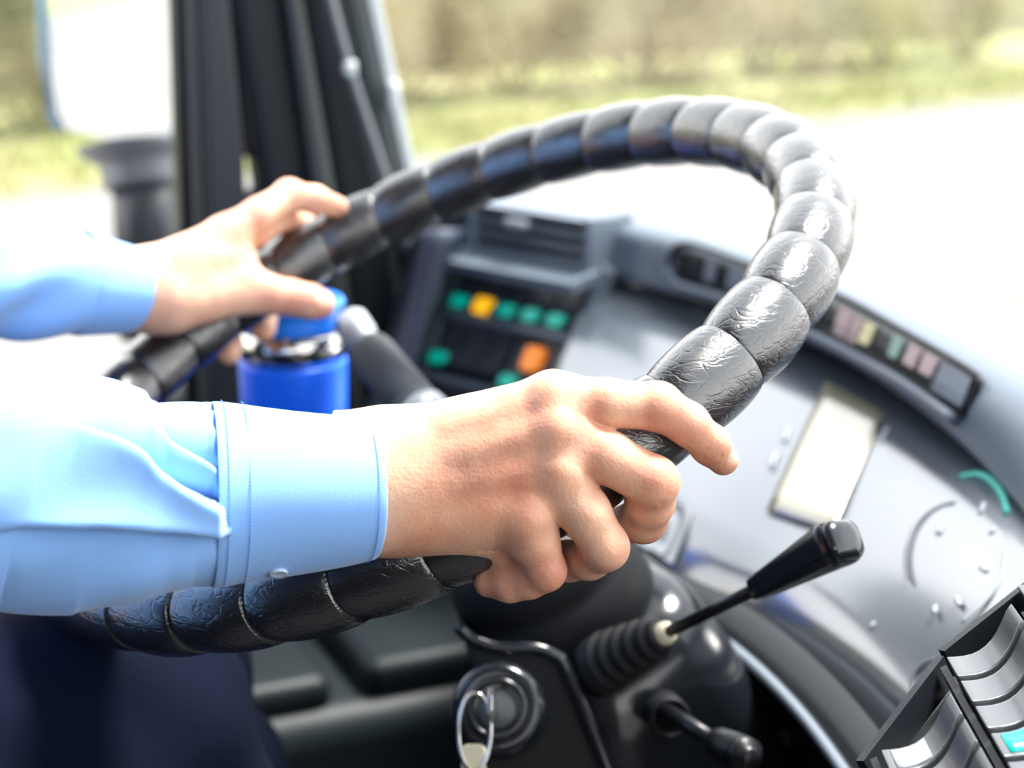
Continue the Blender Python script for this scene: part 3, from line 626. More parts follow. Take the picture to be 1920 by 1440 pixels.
# ================================================================== STEERING COLUMN
colm = thing('steering_column', 'black steering column with two control stalks and ignition lock', 'steering column')
colm_boot = meshobj('column_boot', *lathe(WC + WN * .130, WN, [(0, .001), (0, .040), (.006, .049), (.030, .054), (.034, .052), (.038, .055), (.062, .060), (.064, .058), (.068, .060), (.075, .058), (.076, .001)], 56), M['matt'], colm)
side = WN.cross(ZV).normalized(); side = side if side.dot(FW) < 0 else -side        # towards the aisle
fro = WN.cross(side).normalized(); fro = fro if fro.dot(HV) < 0 else -fro             # towards the driver
def rrect(c, X, Y, w, h, r, n=6): return roundpoly(c, X, Y, w, h, r, n)
rings = []
for s, w, h, r, os_, of in ((.196, .095, .085, .035, 0, 0), (.200, .112, .102, .036, .0, 0), (.212, .128, .116, .038, .002, .0), (.250, .138, .126, .038, .004, 0), (.33, .140, .13, .034, .004, 0), (.46, .128, .12, .03, 0, 0)):
    rings.append(rrect(WC + WN * s + side * os_ + fro * of - fro * .012, side, fro, w, h, r))
shroud = meshobj('shroud', *loft_rings(rings), M['gloss'], colm)
# stalk with bellows and knob (towards the aisle)
A0 = P(1138, 1240, .985); A1 = P(1247, 1188, .95); ax = (A1 - A0)
prof = []
L = ax.length
for i in range(60):
    s = i / 59; base = .0165 * (1 - s) + .0105 * s; prof.append((s * L * .96, base + .0016 * math.sin(s * 2 * math.pi * 5.0) if .05 < s < .93 else base * (.96 if s < .5 else .9)))
prof = [(-.012, .001), (-.012, .0175), (-.002, .0175)] + prof + [(L * .97, .001)]
st = meshobj('stalk', *tube([A1 - ax * .1, P(1420, 1103, .885)], .0034, 14), M['black'], colm); st['label'] = 'thin black lever rod'
meshobj('stalk_bellows', *lathe(A0, ax, prof, 36), M['matt'], st)
meshobj('stalk_collar', *lathe(A1 - ax.normalized() * .004, ax, [(0, .001), (0, .0062), (.004, .0066), (.007, .006), (.009, .0045), (.010, .001)], 28), M['brass'], st)['label'] = 'cream nylon collar'
K0 = P(1416, 1105, .888); K1 = P(1592, 1006, .838); kd = (K1 - K0); kl = kd.length; kt, ku, kv = frame_from(kd, UP); rings = []
for s, w, h, r in ((0, .007, .007, .002), (.01, .011, .0115, .003), (.12, .0125, .0135, .0035), (.5, .0185, .0175, .005), (.84, .0240, .0215, .006), (.90, .0240, .0215, .0062), (.905, .0228, .0203, .006), (.915, .0228, .0203, .006), (.92, .0238, .0213, .0065), (.97, .0215, .019, .0065), (.995, .016, .014, .006), (1.0, .008, .007, .003)):
    rings.append(roundpoly(K0 + kd * s, kv, ku, w, h, r, 5))
meshobj('stalk_knob', *loft_rings(rings), M['gloss'], st)
# lower stalk
h0 = P(1243, 1330, .985); h1 = P(1335, 1388, .945); h2 = P(1412, 1424, .915)
st2 = meshobj('stalk', *tube([h0, h1], .0050, 14), M['black'], colm)
meshobj('stalk_socket', *lathe(P(1243, 1330, 1.005), (h1 - h0).normalized() * .25 - FW * .9, [(0, .0115), (.022, .0115), (.023, .0105), (.022, .009), (.006, .009), (.005, .001)], 32), M['matt'], st2)
d_ = (h2 - h1); dl = d_.length
meshobj('stalk_knob', *lathe(h1, d_, [(-.002, .001), (0, .0062), (.006, .0088), (dl * .62, .0100), (dl * .66, .0088), (dl * .70, .0100), (dl * .88, .0098), (dl * .90, .0062), (dl * .96, .0060), (dl * .985, .005), (dl, .001)], 32), M['black'], st2)
# far-left stalk seen beyond the wheel
g0 = P(655, 600, 1.215); g1 = P(686, 650, 1.20); g2 = P(790, 775, 1.15); g3 = P(905, 930, 1.09)
d_ = g2 - g1; dl = d_.length
st3 = meshobj('stalk', *tube([g2 - d_ * .1, g3], .010, 20), M['greyp'], colm)
meshobj('stalk_grip', *lathe(g1, d_, [(-.001, .001), (0, .010), (.004, .0145), (.010, .0160), (dl * .80, .0165), (dl * .83, .0140), (dl * .86, .0165), (dl * 1.0, .0155), (dl * 1.01, .001)], 36), M['greyp'], st3)
e_ = g1 - g0
meshobj('stalk_tip', *lathe(g0 - e_ * .1, e_, [(0, .001), (0.001, .010), (.004, .0125), (.018, .0130), (.026, .011), (e_.length * 1.1, .010), (e_.length * 1.12, .001)], 32), M['silver'], st3)['label'] = 'pale grey end button'
meshobj('stalk_ring', *lathe(g2 - d_ * .02, d_, [(0, .001), (0, .0178), (.006, .0185), (.012, .0175), (.0125, .001)], 36), M['silver'], st3)['label'] = 'pale metal ring'

# collar plate and ignition lock on the driver's side
pl = [P(x, y, .978) for x, y in ((858, 1172), (884, 1196), (935, 1213), (1000, 1214), (1040, 1228), (1065, 1262), (1150, 1470), (1180, 1600), (900, 1620), (880, 1400), (895, 1290), (880, 1215))]
meshobj('lower_shroud', *slab(pl, .05, -FW), M['matt'], colm, bevel=.006, bseg=3, smooth=False)
meshobj('shroud_lip', *tube(spline([p - FW * .002 for p in pl[:7]], 40), .0038, 10), M['gloss'], colm)
lk0 = P(945, 1335, .985); lka = (P(925, 1325, .930) - lk0)
lock = meshobj('ignition_lock', *lathe(lk0, lka, [(-.02, .001), (-.02, .026), (.030, .026), (.036, .024), (.038, .021), (.037, .018), (.037, .001)], 44), M['gloss'], colm)
meshobj('lock_ring', *lathe(lk0 + lka.normalized() * .038, lka, [(-.004, .0170), (.002, .0170), (.004, .0155), (.002, .0130), (-.004, .0125)], 44), M['gloss'], lock)
meshobj('lock_barrel', *lathe(lk0 + lka.normalized() * .034, lka, [(0, .001), (0, .0115), (.005, .0110), (.006, .0095), (.006, .001)], 36), M['greyp'], lock)
# key with ring
kp = lk0 + lka.normalized() * .036
lt, lu, lv = frame_from(lka, UP)
key = thing('key', 'metal key in the ignition lock with a split ring', 'key')
meshobj('key_blade', *boxm(kp + lt * .012, lt, lu, lv, .022, .008, .0022), M['chrome'], key, bevel=.0005)
bow = roundpoly(kp + lt * .030, lu, lt, .018, .018, .006, 5); meshobj('key_bow', *slab([p + lv * .001 for p in bow], .0025, lv), M['chrome'], key, bevel=.0005, smooth=False)
rc = P(890, 1372, .925)
rg_ = [rc + RT * (.0085 * math.cos(a)) + UP * (.019 * math.sin(a)) + FW * (.008 * math.sin(a)) for a in [2 * math.pi * k / 40 for k in range(40)]]
rr_ = []
for i in range(40):
    t = (rg_[(i + 1) % 40] - rg_[i - 1]).normalized(); _, u_, v_ = frame_from(t, FW); rr_.append([rg_[i] + u_ * (.0013 * math.cos(q)) + v_ * (.0013 * math.sin(q)) for q in [2 * math.pi * k / 8 for k in range(8)]])
meshobj('key_ring', *loft_rings(rr_, closed=True), M['chrome'], key)
meshobj('key_tag', *slab(roundpoly(P(888, 1436, .92), RT, UP, .013, .022, .004), .003, -FW), M['brass'], key, bevel=.0008, smooth=False)
# wiring loops right of the shroud
for k, pth in enumerate([[(1310, 1200, 1.12), (1368, 1225, 1.10), (1385, 1300, 1.09), (1350, 1370, 1.10), (1290, 1420, 1.11)], [(1330, 1230, 1.13), (1410, 1290, 1.11), (1415, 1370, 1.10), (1380, 1450, 1.10)], [(1250, 1440, 1.06), (1350, 1415, 1.07), (1450, 1390, 1.09), (1540, 1360, 1.10)]]):
    c = meshobj('wiring_loom', *tube(spline([P(*q) for q in pth], 30), .0042 + .001 * k, 10), M['greyp'], None)
    tag(c, ['dark cable looping close beside the column shroud', 'dark cable looping wider beside the column shroud', 'thicker dark hose running low to the right under the dashboard'][k], 'cable')

# ================================================================== TUMBLER AND ITS HOLDER
tb = P(552, 585, 1.262); tb0 = Vector((tb.x, tb.y, 0)); 
cx = P(550, 700, 1.25); cup = thing('travel_mug', 'bright blue travel mug with steel band and blue lid', 'mug')
ztop = G(585, 590, 0.30); base = Vector((cx.x, cx.y, CZ - .475)); cup_r = .0385
zs = CZ - .322        # lower edge of the steel band
def cl(name, prof, m, par, c=Vector((0, 0, 0))): return meshobj(name, *lathe(Vector((base.x, base.y, 0)) + c, (0, 0, 1), prof, 56), m, par)
zb = base.z
sh = CZ - .475
band0 = P(550, 690, 1.25 - .03).z
body = cl('mug_body', [(sh + .002, .001), (sh + .002, .033), (sh + .006, .0352), (band0 - .003, cup_r), (band0, cup_r - .0008), (band0, .001)], M['bluecup'], cup); body['label'] = 'bright blue body'
cl('steel_band', [(band0, .001), (band0, cup_r - .0018), (band0 + .022, cup_r - .0016), (band0 + .0225, .001)], M['chrome'], cup)['label'] = 'brushed steel band'
lid = cl('lid', [(band0 + .0225, .001), (band0 + .0225, cup_r - .002), (band0 + .026, cup_r - .001), (band0 + .031, cup_r - .003), (band0 + .036, cup_r - .002), (band0 + .040, cup_r - .0005), (band0 + .043, cup_r - .002), (band0 + .042, cup_r - .007), (band0 + .037, cup_r - .010), (band0 + .036, .001)], M['bluelid'], cup)
meshobj('drinking_tab', *boxm(Vector((base.x - .010, base.y + .006, band0 + .041)), (1, .3, 0), (-.3, 1, 0), ZV, .026, .014, .010), M['bluelid'], lid, bevel=.003)
hold = thing('cup_holder', 'black bracket and ring holding the blue travel mug beside the wall', 'cup holder')
meshobj('base_plate', *lathe(Vector((base.x, base.y, sh - .012)), (0, 0, 1), [(0, .001), (0, .046), (.012, .048), (.0125, .001)], 40), M['black'], hold)
rr = [[Vector((base.x + (.0445 + a_) * math.cos(q), base.y + (.0445 + a_) * math.sin(q), CZ - .400 + b_)) for a_, b_ in ((.004, .006), (.004, -.006), (-.003, -.006), (-.003, .006))] for q in [2 * math.pi * k / 48 for k in range(48)]]
meshobj('holder_ring', *loft_rings(rr, closed=True), M['matt'], hold, bevel=.0015)
fb = HV.dot(base); lb = LV.dot(base)
meshobj('support_arm', *boxm(B(fb, (lb + WL) / 2 + .02, sh - .022), HV, LV, ZV, .05, WL - lb - .04, .02), M['black'], hold, bevel=.004)
meshobj('upright', *boxm(B(fb, lb + .052, sh + .035), HV, LV, ZV, .03, .008, .1), M['black'], hold, bevel=.002)

# ---- console on the left wall
con = thing('side_console', 'dark green-grey console ledge on the cab wall below the steering wheel', 'console')
def cbox(f0, f1, l0, l1, z0, z1): return boxm(B((f0 + f1) / 2, (l0 + l1) / 2, (z0 + z1) / 2), HV, LV, ZV, f1 - f0, l1 - l0, z1 - z0)
meshobj('console_body', *cbox(-.6, .78, 1.27, WL, .08, .40), M['wall'], con, bevel=.03, bseg=5)
meshobj('console_lid', *cbox(.16, .40, 1.29, 1.56, .385, .425), M['wall'], con, bevel=.014, bseg=4)
meshobj('console_lid', *cbox(.43, .72, 1.29, 1.56, .385, .430), M['wall'], con, bevel=.014, bseg=4)
meshobj('tray', *cbox(-.1, .11, 1.30, 1.5, .392, .410), mat('tray_grey', (0.07, 0.062, 0.058), 0.45), con, bevel=.006)

# ================================================================== DRIVER
person = thing('person', 'driver in pale blue shirt and navy trousers, both hands gripping the steering wheel', 'person')
def A(p): return np.array(tuple(p), np.float32)
def chain(X, pts, k=.004):                       # pts: (px, py, depth, radius)
    d = None
    for (a, b) in zip(pts[:-1], pts[1:]):
        d = smin(d, cap_d(X, A(P(*a[:3])), A(P(*b[:3])), a[3], b[3]), k)
    return d
nf = A(-FW)
def ball(X, px, py, z, r): q = X - A(P(px, py, z)); return np.sqrt((q * q).sum(-1)) - r
RHC = dict(
 index=[(1040, 752, .7335, .0116), (1135, 756, .7320, .0102), (1234, 762, .7360, .0100), (1290, 795, .7440, .0090), (1332, 836, .7550, .0082), (1356, 862, .7610, .0068)],
 middle=[(1048, 812, .7300, .0118), (1140, 858, .7290, .0108), (1224, 904, .7350, .0108), (1219, 940, .7450, .0103), (1207, 974, .7580, .0100), (1165, 985, .7880, .0085)],
 ring=[(1052, 892, .7300, .0112), (1098, 962, .7290, .0103), (1134, 1026, .7350, .0098), (1105, 1046, .7460, .0090), (1066, 1052, .7580, .0085), (1040, 1028, .7860, .0075)],
 pinky=[(990, 975, .7330, .0108), (1006, 1022, .7330, .0095), (1022, 1070, .7370, .0085), (992, 1086, .7420, .0080), (956, 1094, .7460, .0077), (916, 1092, .7500, .0064)])
def right_hand(X):
    w_ = None
    for (y0, x1, y1, z1, r1) in ((850, 1034, 756, .7345, .0120), (880, 1040, 818, .7310, .0118), (912, 1040, 890, .7310, .0116), (945, 985, 972, .7335, .0110)):
        w_ = smin(w_, cap_d(X, A(P(742, y0, .7400)), A(P(x1, y1, z1)), .0175, r1), .012)
    fore = cap_d(X, A(P(742, 903, .7410)), A(P(600, 905, .7340)), .0232, .0262, None)
    fore = smin(fore, cap_d(X, A(P(700, 868, .741)), A(P(600, 862, .7340)), .0195, .020), .01)
    fore = smin(fore, cap_d(X, A(P(700, 945, .741)), A(P(600, 948, .7340)), .0195, .020), .01)
    w_ = smin(w_, fore, .015)
    w_ = smin(w_, cap_d(X, A(P(770, 960, .746)), A(P(935, 1004, .7480)), .0160, .0118), .010)     # heel of the hand
    w_ = smin(w_, cap_d(X, A(P(790, 850, .756)), A(P(920, 850, .7790)), .0150, .0130), .010)      # thumb base
    w_ = smin(w_, cap_d(X, A(P(880, 838, .7400)), A(P(1000, 838, .7440)), .0150, .0120), .010)
    # tendons and knuckles on the back of the hand
    for (x0, y0, z0, x1, y1, z1) in ((840, 800, .7255, 1034, 750, .7255), (850, 850, .7235, 1040, 806, .7200), (860, 905, .7235, 1042, 882, .7205), (850, 945, .7265, 985, 962, .7240)):
        w_ = smin(w_, cap_d(X, A(P(x0, y0, z0 + .0014)), A(P(x1, y1, z1 + .0008)), .0016, .0030), .009)
    for x, y, z, r in ((1036, 742, .7265, .0072), (1046, 800, .7225, .0078), (1054, 880, .7222, .0074), (990, 966, .7265, .0072)):
        w_ = smin(w_, ball(X, x, y, z, r), .007)
    res = None
    for nm, c in RHC.items():
        f = chain(X, c, .003); p = c[2]; q = c[4]
        f = smin(f, ball(X, p[0] + 2, p[1] - 2, p[2] - .0035, p[3] * .80), .004)
        if nm == 'index': f = smin(f, ball(X, 1338, 830, .751, .0066), .004)
        g = smin(w_, f, .0075); res = g if res is None else np.minimum(res, g)
    th = chain(X, [(920, 850, .779, .0130), (1000, 850, .7990, .0110), (1075, 845, .8040, .0105), (1130, 838, .8030, .0085)])
    res = smin(res, th, .006)
    # flexion creases where the little finger folds, and between knuckle and first joint
    return res
def creases(X, d, lines, depth=.0010, wid=.0011):
    for (a, b) in lines:
        c = cap_d(X, A(P(*a)), A(P(*b)), 0, 0); d = d + depth * np.exp(-(c / wid) ** 2)
    return d
def rh(X):
    d = right_hand(X)
    return creases(X, d, [((960, 1070, .745), (962, 1100, .745)), ((952, 1010, .735), (930, 1050, .735)), ((925, 1020, .735), (915, 1052, .735)), ((968, 1010, .733), (955, 1048, .733)), ((905, 1030, .735), (898, 1052, .735)),
                          ((1250, 876, .727), (1238, 945, .727)), ((1338, 812, .747), (1318, 850, .747)), ((1358, 824, .750), (1350, 858, .747)), ((1146, 1010, .728), (1120, 1045, .728))], .0008, .0009)
LHC = dict(
 index=[(425, 440, 1.110, .0118), (485, 402, 1.118, .0105), (543, 367, 1.132, .0098), (590, 374, 1.142, .0088), (632, 388, 1.150, .0072)],
 middle=[(425, 470, 1.122, .0118), (480, 428, 1.128, .0108), (526, 404, 1.150, .0102), (565, 420, 1.180, .0090), (585, 470, 1.196, .0080)],
 ring=[(410, 500, 1.128, .0112), (430, 500, 1.165, .0100), (470, 520, 1.194, .0095), (502, 575, 1.192, .0085), (494, 618, 1.170, .0080)],
 pinky=[(390, 520, 1.128, .0105), (390, 550, 1.160, .0090), (405, 590, 1.178, .0085), (430, 640, 1.170, .0078), (430, 664, 1.150, .0072)])
def left_hand(X):
    w_ = None
    for (y0, x1, y1, z1, r1) in ((522, 420, 446, 1.112, .0128), (535, 415, 475, 1.122, .0125), (548, 400, 505, 1.128, .0120), (560, 385, 530, 1.128, .0115)):
        w_ = smin(w_, cap_d(X, A(P(285, y0, 1.085)), A(P(x1, y1, z1)), .0175, r1), .012)
    w_ = smin(w_, cap_d(X, A(P(262, 545, 1.080)), A(P(200, 540, 1.070)), .0225, .0240), .015)
    w_ = smin(w_, cap_d(X, A(P(330, 565, 1.085)), A(P(455, 545, 1.105)), .0190, .0135), .012)
    w_ = smin(w_, cap_d(X, A(P(440, 455, 1.108)), A(P(450, 520, 1.108)), .0095, .0095), .010)
    w_ = smin(w_, cap_d(X, A(P(350, 490, 1.085)), A(P(440, 500, 1.108)), .0120, .0110), .012)
    res = None
    for nm, c in LHC.items():
        f = chain(X, c, .004); f = smin(f, ball(X, c[2][0] - 2, c[2][1] - 4, c[2][2], c[2][3] * .9), .004)
        g = smin(w_, f, .008); res = g if res is None else np.minimum(res, g)
    th = chain(X, [(455, 545, 1.105, .0135), (505, 552, 1.108, .0120), (545, 558, 1.112, .0112), (583, 566, 1.115, .0108), (602, 570, 1.117, .0088)])
    return smin(res, th, .009)
def bounds(chains, extra, pad=.03):
    q = [A(P(*c[:3])) for ch in chains for c in ch] + [A(P(*e)) for e in extra]; q = np.array(q); return q.min(0) - pad, q.max(0) + pad
lo, hi = bounds(list(RHC.values()), [(610, 850, .74), (610, 960, .74), (1100, 840, .80)], .024); lo[0] = P(625, 900, .735).x
V1, Q1 = sdf_mesh(rh, lo, hi, .00085)
lo, hi = bounds(list(LHC.values()), [(210, 540, 1.07), (602, 570, 1.117)], .028)
V2, Q2 = sdf_mesh(left_hand, lo, hi, .0014)
# rest of the body, mostly under the clothes or outside the picture
SHR = A(B(-.13, .67, 1.07)); SHL = A(B(-.13, 1.07, 1.07)); ELR = A(P(-470, 925, .675)); ELL = A(P(-640, 500, .90))
HIPR = A(B(-.12, .78, .56)); HIPL = A(B(-.12, .96, .56)); KNR = A(P(185, 1405, .93)); KNL = A(B(.17, 1.03, .60)); ANR = A(B(.33, .86, .12)); ANL = A(B(.35, 1.05, .12))
NK = A(B(-.13, .87, 1.13)); HDc = A(B(-.09, .87, 1.30)); hv = A(HV); lv3 = A(LV); zv = A(ZV)
def sph(X, c, r, sc=(1, 1, 1)):
    q = X - c; a = (q @ hv) / sc[0]; b = (q @ lv3) / sc[1]; c_ = q[..., 2] / sc[2]; return (np.sqrt(a * a + b * b + c_ * c_) - r) * min(sc)
def rest(X):
    d = cap_d(X, NK - zv * .05, NK + zv * .08 + hv * .01, .058, .055)
    d = smin(d, sph(X, HDc, .1, (.98, .78, 1.18)), .03)
    d = smin(d, sph(X, HDc - zv * .075 + hv * .045, .05, (1, 1, 1)), .03)                     # jaw
    d = smin(d, cap_d(X, HDc + hv * .092 + zv * .01, HDc + hv * .112 - zv * .028, .008, .012), .01)   # nose
    for s in (-1, 1):
        d = smin(d, sph(X, HDc + lv3 * .079 * s - hv * .005 - zv * .01, .03, (.6, .28, 1)), .004)      # ear
        d = d + .006 * np.exp(-(sph(X, HDc + hv * .092 + lv3 * .032 * s + zv * .012, .004) / .012) ** 2)   # eye hollow
        d = np.minimum(d, sph(X, HDc + hv * .078 + lv3 * .032 * s + zv * .010, .0125))
    d = d + .004 * np.exp(-(cap_d(X, HDc + hv * .10 + lv3 * .022 - zv * .056, HDc + hv * .10 - lv3 * .022 - zv * .056, 0, 0) / .005) ** 2)  # mouth
    for a, b_, r0, r1 in ((SHR, ELR, .045, .038), (SHL, ELL, .045, .038), (ELR, A(P(640, 905, .736)), .038, .021), (ELL, A(P(215, 541, 1.072)), .038, .021), (NK - zv * .12, A(B(-.12, .87, .6)), .10, .10)):
        d = smin(d, cap_d(X, a, b_, r0, r1), .03)
    d = smin(d, cap_d(X, SHR, SHL, .05, .05), .04)
    return d
lo = np.minimum(np.minimum(SHR, SHL), np.minimum(ELR, ELL)) - .12; hi = np.array([P(640, 905, .736).x + .03, 1.12, 1.47]); lo[2] = .5; lo[0] -= .05
V3, Q3 = sdf_mesh(rest, lo, hi, .0075)
Vb = np.concatenate([V1, V2, V3]); Qb = np.concatenate([Q1, Q2 + len(V1), Q3 + len(V1) + len(V2)])
body = link('body', np_mesh('body', Vb, Qb), M['skin'], person)
# skin tone: redder knuckles and finger joints, paler nails (belongs to the skin, not to the light)
tint = np.ones((len(Vb), 3)); 
def spot(px, py, z, r, col, amt):
    d = np.linalg.norm(Vb - A(P(px, py, z)), axis=1); f = (np.exp(-(d / r) ** 2) * amt)[:, None]; tint[:] = tint * (1 - f) + tint * np.array(col) * f
for (x, y, z, r) in ((1040, 735, .722, .011), (1046, 795, .715, .014), (1054, 880, .716, .010), (985, 960, .72, .012), (900, 990, .725, .022), (1236, 740, .726, .010), (1236, 900, .724, .012), (1150, 1020, .725, .010), (1030, 1075, .728, .009), (1345, 850, .75, .008), (1240, 960, .735, .012), (980, 1095, .74, .012), (940, 830, .722, .02), (520, 560, 1.10, .03), (420, 460, 1.10, .02)):
    spot(x, y, z, r, (1.0, .78, .74), .5)
rn = np.random.default_rng(8)
for i in range(60): spot(rn.uniform(740, 1000), rn.uniform(790, 1010), .722, rn.uniform(.003, .008), (1.0, .84, .78), rn.uniform(.1, .45))
for i in range(22): spot(rn.uniform(740, 1000), rn.uniform(790, 1010), .722, rn.uniform(.004, .009), (1.02, 1.08, 1.08), rn.uniform(.1, .4))
def nail(px, py, z, r, nx, ny):
    c = A(P(px, py, z)); d = np.linalg.norm(Vb - c, axis=1); f = np.clip((r - d) / (r * .25), 0, 1)[:, None]; tint[:] = tint * (1 - f) + np.array((1.12, 1.42, 1.55)) * f
nail(1369, 846, .7560, .0066, 0, 0); nail(612, 560, 1.108, .0075, 0, 0)
ca = body.data.color_attributes.new('tint', 'FLOAT_COLOR', 'POINT'); ca.data.foreach_set('color', np.concatenate([tint, np.ones((len(tint), 1))], 1).astype(np.float32).ravel())
hairf = lambda X: np.maximum(sph(X, HDc + zv * .012 - hv * .012, .106, (1.0, .82, 1.16)), -(sph(X, HDc + hv * .075 - zv * .05, .085, (1, 1, 1.1))))
hairf2 = lambda X: np.maximum(hairf(X), (HDc[2] - .035) - X[..., 2])
Vh, Qh = sdf_mesh(hairf2, HDc - .15, HDc + .15, .005); link('hair', np_mesh('hair', Vh, Qh), M['hair'], person)

# ---- shirt: torso and upper arms, then sleeves with folds, then cuffs
def shirt_f(X):
    d = cap_d(X, A(B(-.13, .80, 1.02)), A(B(-.14, .80, .62)), .115, .12); d = smin(d, cap_d(X, A(B(-.13, .94, 1.02)), A(B(-.14, .94, .62)), .115, .12), .06)
    d = smin(d, cap_d(X, SHR, SHL, .068, .068), .05)
    for a, b_ in ((SHR, ELR), (SHL, ELL)): d = smin(d, cap_d(X, a, b_, .065, .058), .03)
    ax = cap_d(X, NK - zv * .02, NK + zv * .2, .060, .07)
    d = smin(d, cap_d(X, NK - zv * .06, NK + zv * .015, .072, .068), .02)
    n_ = np.sin(X[..., 0] * 60 + 3 * np.sin(X[..., 2] * 22)) * np.sin(X[..., 2] * 45 + X[..., 1] * 30) * .003
    return np.maximum(d + n_, -ax)
slo = np.minimum(np.minimum(SHR, SHL), np.minimum(ELR, ELL)) - .13; shi = np.array([-.04, 1.2, 1.2]); slo[2] = .50
Vs, Qs = sdf_mesh(shirt_f, slo, shi, .0065)
def sleeve(st, nx, nt, dispf, closed_inner=0.0):
    """st: rows of px, top, bottom, depth, half thickness towards the viewer"""
    rows = spline([tuple(r) for r in st], nx); cen = [P(r[0], (r[1] + r[2]) / 2, r[3]) for r in rows]; V = []
    for i, r in enumerate(rows):
        t = (cen[min(i + 1, nx - 1)] - cen[max(i - 1, 0)]).normalized(); u = (UP - t * UP.dot(t)).normalized(); v = t.cross(u); v = v if v.dot(FW) < 0 else -v
        a = (r[2] - r[1]) / 2 * r[3] / FPX; b = r[4]
        for j in range(nt):
            th = 2 * math.pi * j / nt; n_ = (u * (math.cos(th) * b) + v * (math.sin(th) * a)).normalized()
            p = cen[i] + u * (a * math.cos(th)) + v * (b * math.sin(th))
            py = (r[1] + r[2]) / 2 - (r[2] - r[1]) / 2 * math.cos(th)
            V.append(p + n_ * dispf(r[0], py, math.sin(th), th))
    F = [(i * nt + j, i * nt + (j + 1) % nt, (i + 1) * nt + (j + 1) % nt, (i + 1) * nt + j) for i in range(nx - 1) for j in range(nt)]
    return V, F
def pl_dist(x, y, line):             # signed distance (positive below the line) and position along it
    best = (1e9, 0, 0)
    L = 0
    for (a, b) in zip(line[:-1], line[1:]):
        dx, dy = b[0] - a[0], b[1] - a[1]; l = math.hypot(dx, dy); t = max(0, min(1, ((x - a[0]) * dx + (y - a[1]) * dy) / l / l)); qx, qy = x - a[0] - t * dx, y - a[1] - t * dy
        d = math.hypot(qx, qy)
        if d < best[0]: best = (d, 1 if dx * qy - dy * qx > 0 else -1, L + t * l)
        L += l
    return best[0] * best[1], best[2] / L
FOLD = [([(60, 765), (150, 800), (235, 845), (300, 888), (360, 922), (416, 942)], .0085, 6, 42, 60),     # overlap below the first pleat
        ([(-60, 985), (60, 975), (180, 972), (300, 980), (410, 990)], -.0065, 5, 38, 60),
        ([(230, 742), (300, 800), (350, 842), (392, 868), (418, 878)], .0042, 8, 28, 40),
        ]
def rs_disp(px, py, front, th):
    d = 0
    if front > -.2:
        for line, amp, w1, wd, wu in FOLD:
            sd, t = pl_dist(px, py, line); q_ = min(1, max(0, t / .45)); env = q_ * q_ * (3 - 2 * q_) * min(1, (front + .2) * 2) * min(1, max(.22, (412 - px) / 34))
            if abs(sd) > 320: continue
            if amp > 0: d += env * amp * ((1 - math.exp(-max(sd, 0) / w1)) * math.exp(-max(sd, 0) / wd) * 1.6 if sd > 0 else -1.0 * math.exp(sd / (wu * .6)) * 1.7)
            else: d += env * -amp * ((1 - math.exp(min(sd, 0) / w1)) * math.exp(min(sd, 0) / wd) * 1.6 if sd < 0 else -1.0 * math.exp(-sd / (wu * .7)) * .9)
    d += .0012 * math.sin(px * .021 + 2.2 * math.sin(py * .012) + th) * math.sin(py * .017 + 1.3)
    d += .0010 * math.exp(-((px - 408) / 16) ** 2) * math.sin(th * 17)
    return d
rs = [(-520, 800, 1060, .672, .040), (-400, 660, 1190, .680, .056), (-200, 640, 1185, .690, .054), (0, 668, 1151, .7000, .050), (60, 683, 1150, .7035, .049), (120, 694, 1148, .7070, .048), (170, 702, 1146, .7100, .047), (250, 733, 1138, .7150, .045), (300, 754, 1118, .7180, .042), (340, 757, 1106, .7205, .040), (385, 756, 1100, .7235, .038), (410, 757, 1094, .7250, .036)]
VR, FR = sleeve(rs, 240, 220, rs_disp)
def cuffdisp(px, py, f, th): return .0005 * math.sin(px * .03 + th * 3) + .0006 * math.exp(-((px - 470) / 60) ** 2) * math.sin(th * 5)
cu = [(396, 752, 1099, .7240, .0385), (402, 751, 1100, .7244, .0390), (430, 755, 1094, .7262, .0385), (550, 770, 1078, .7325, .0370), (650, 780, 1062, .7380, .0360), (696, 785, 1052, .7403, .0350), (701, 787, 1050, .7405, .0340), (698, 791, 1046, .7403, .0325), (640, 795, 1045, .7370, .032), (560, 795, 1060, .7325, .032)]
def cuff(st, name, disp, nx=None):
    V = []; nt = 120; cen = [P(r[0], (r[1] + r[2]) / 2, r[3]) for r in st]; t = (cen[4] - cen[1]).normalized(); u = (UP - t * UP.dot(t)).normalized(); v = t.cross(u); v = v if v.dot(FW) < 0 else -v
    for i, r in enumerate(st):
        a = (r[2] - r[1]) / 2 * r[3] / FPX
        for j in range(nt):
            th = 2 * math.pi * j / nt; n_ = (u * math.cos(th) + v * math.sin(th)); V.append(cen[i] + u * (a * math.cos(th)) + v * (r[4] * math.sin(th)) + n_ * disp(r[0], 0, math.sin(th), th))
    m_ = len(st); F = [(i * nt + j, i * nt + (j + 1) % nt, (i + 1) * nt + (j + 1) % nt, (i + 1) * nt + j) for i in range(m_ - 1) for j in range(nt)]
    return meshobj(name, V, F, M['shirt'], shirt, subsurf=1)
ls = [(-680, 440, 600, .890, .038), (-500, 400, 640, .930, .048), (-200, 385, 640, .985, .046), (-60, 396, 638, 1.015, .042), (0, 408, 632, 1.028, .039), (60, 420, 631, 1.040, .037), (120, 431, 629, 1.052, .036), (160, 440, 627, 1.060, .035)]
def ls_disp(px, py, f, th): return .0030 * math.exp(-((px - 10) / 90) ** 2) * math.sin(py * .05 + px * .02) + .001 * math.sin(px * .03 + th * 2)
VL, FL = sleeve(ls, 70, 90, ls_disp)
allV = [tuple(v) for v in VR] + [tuple(v) for v in VL]
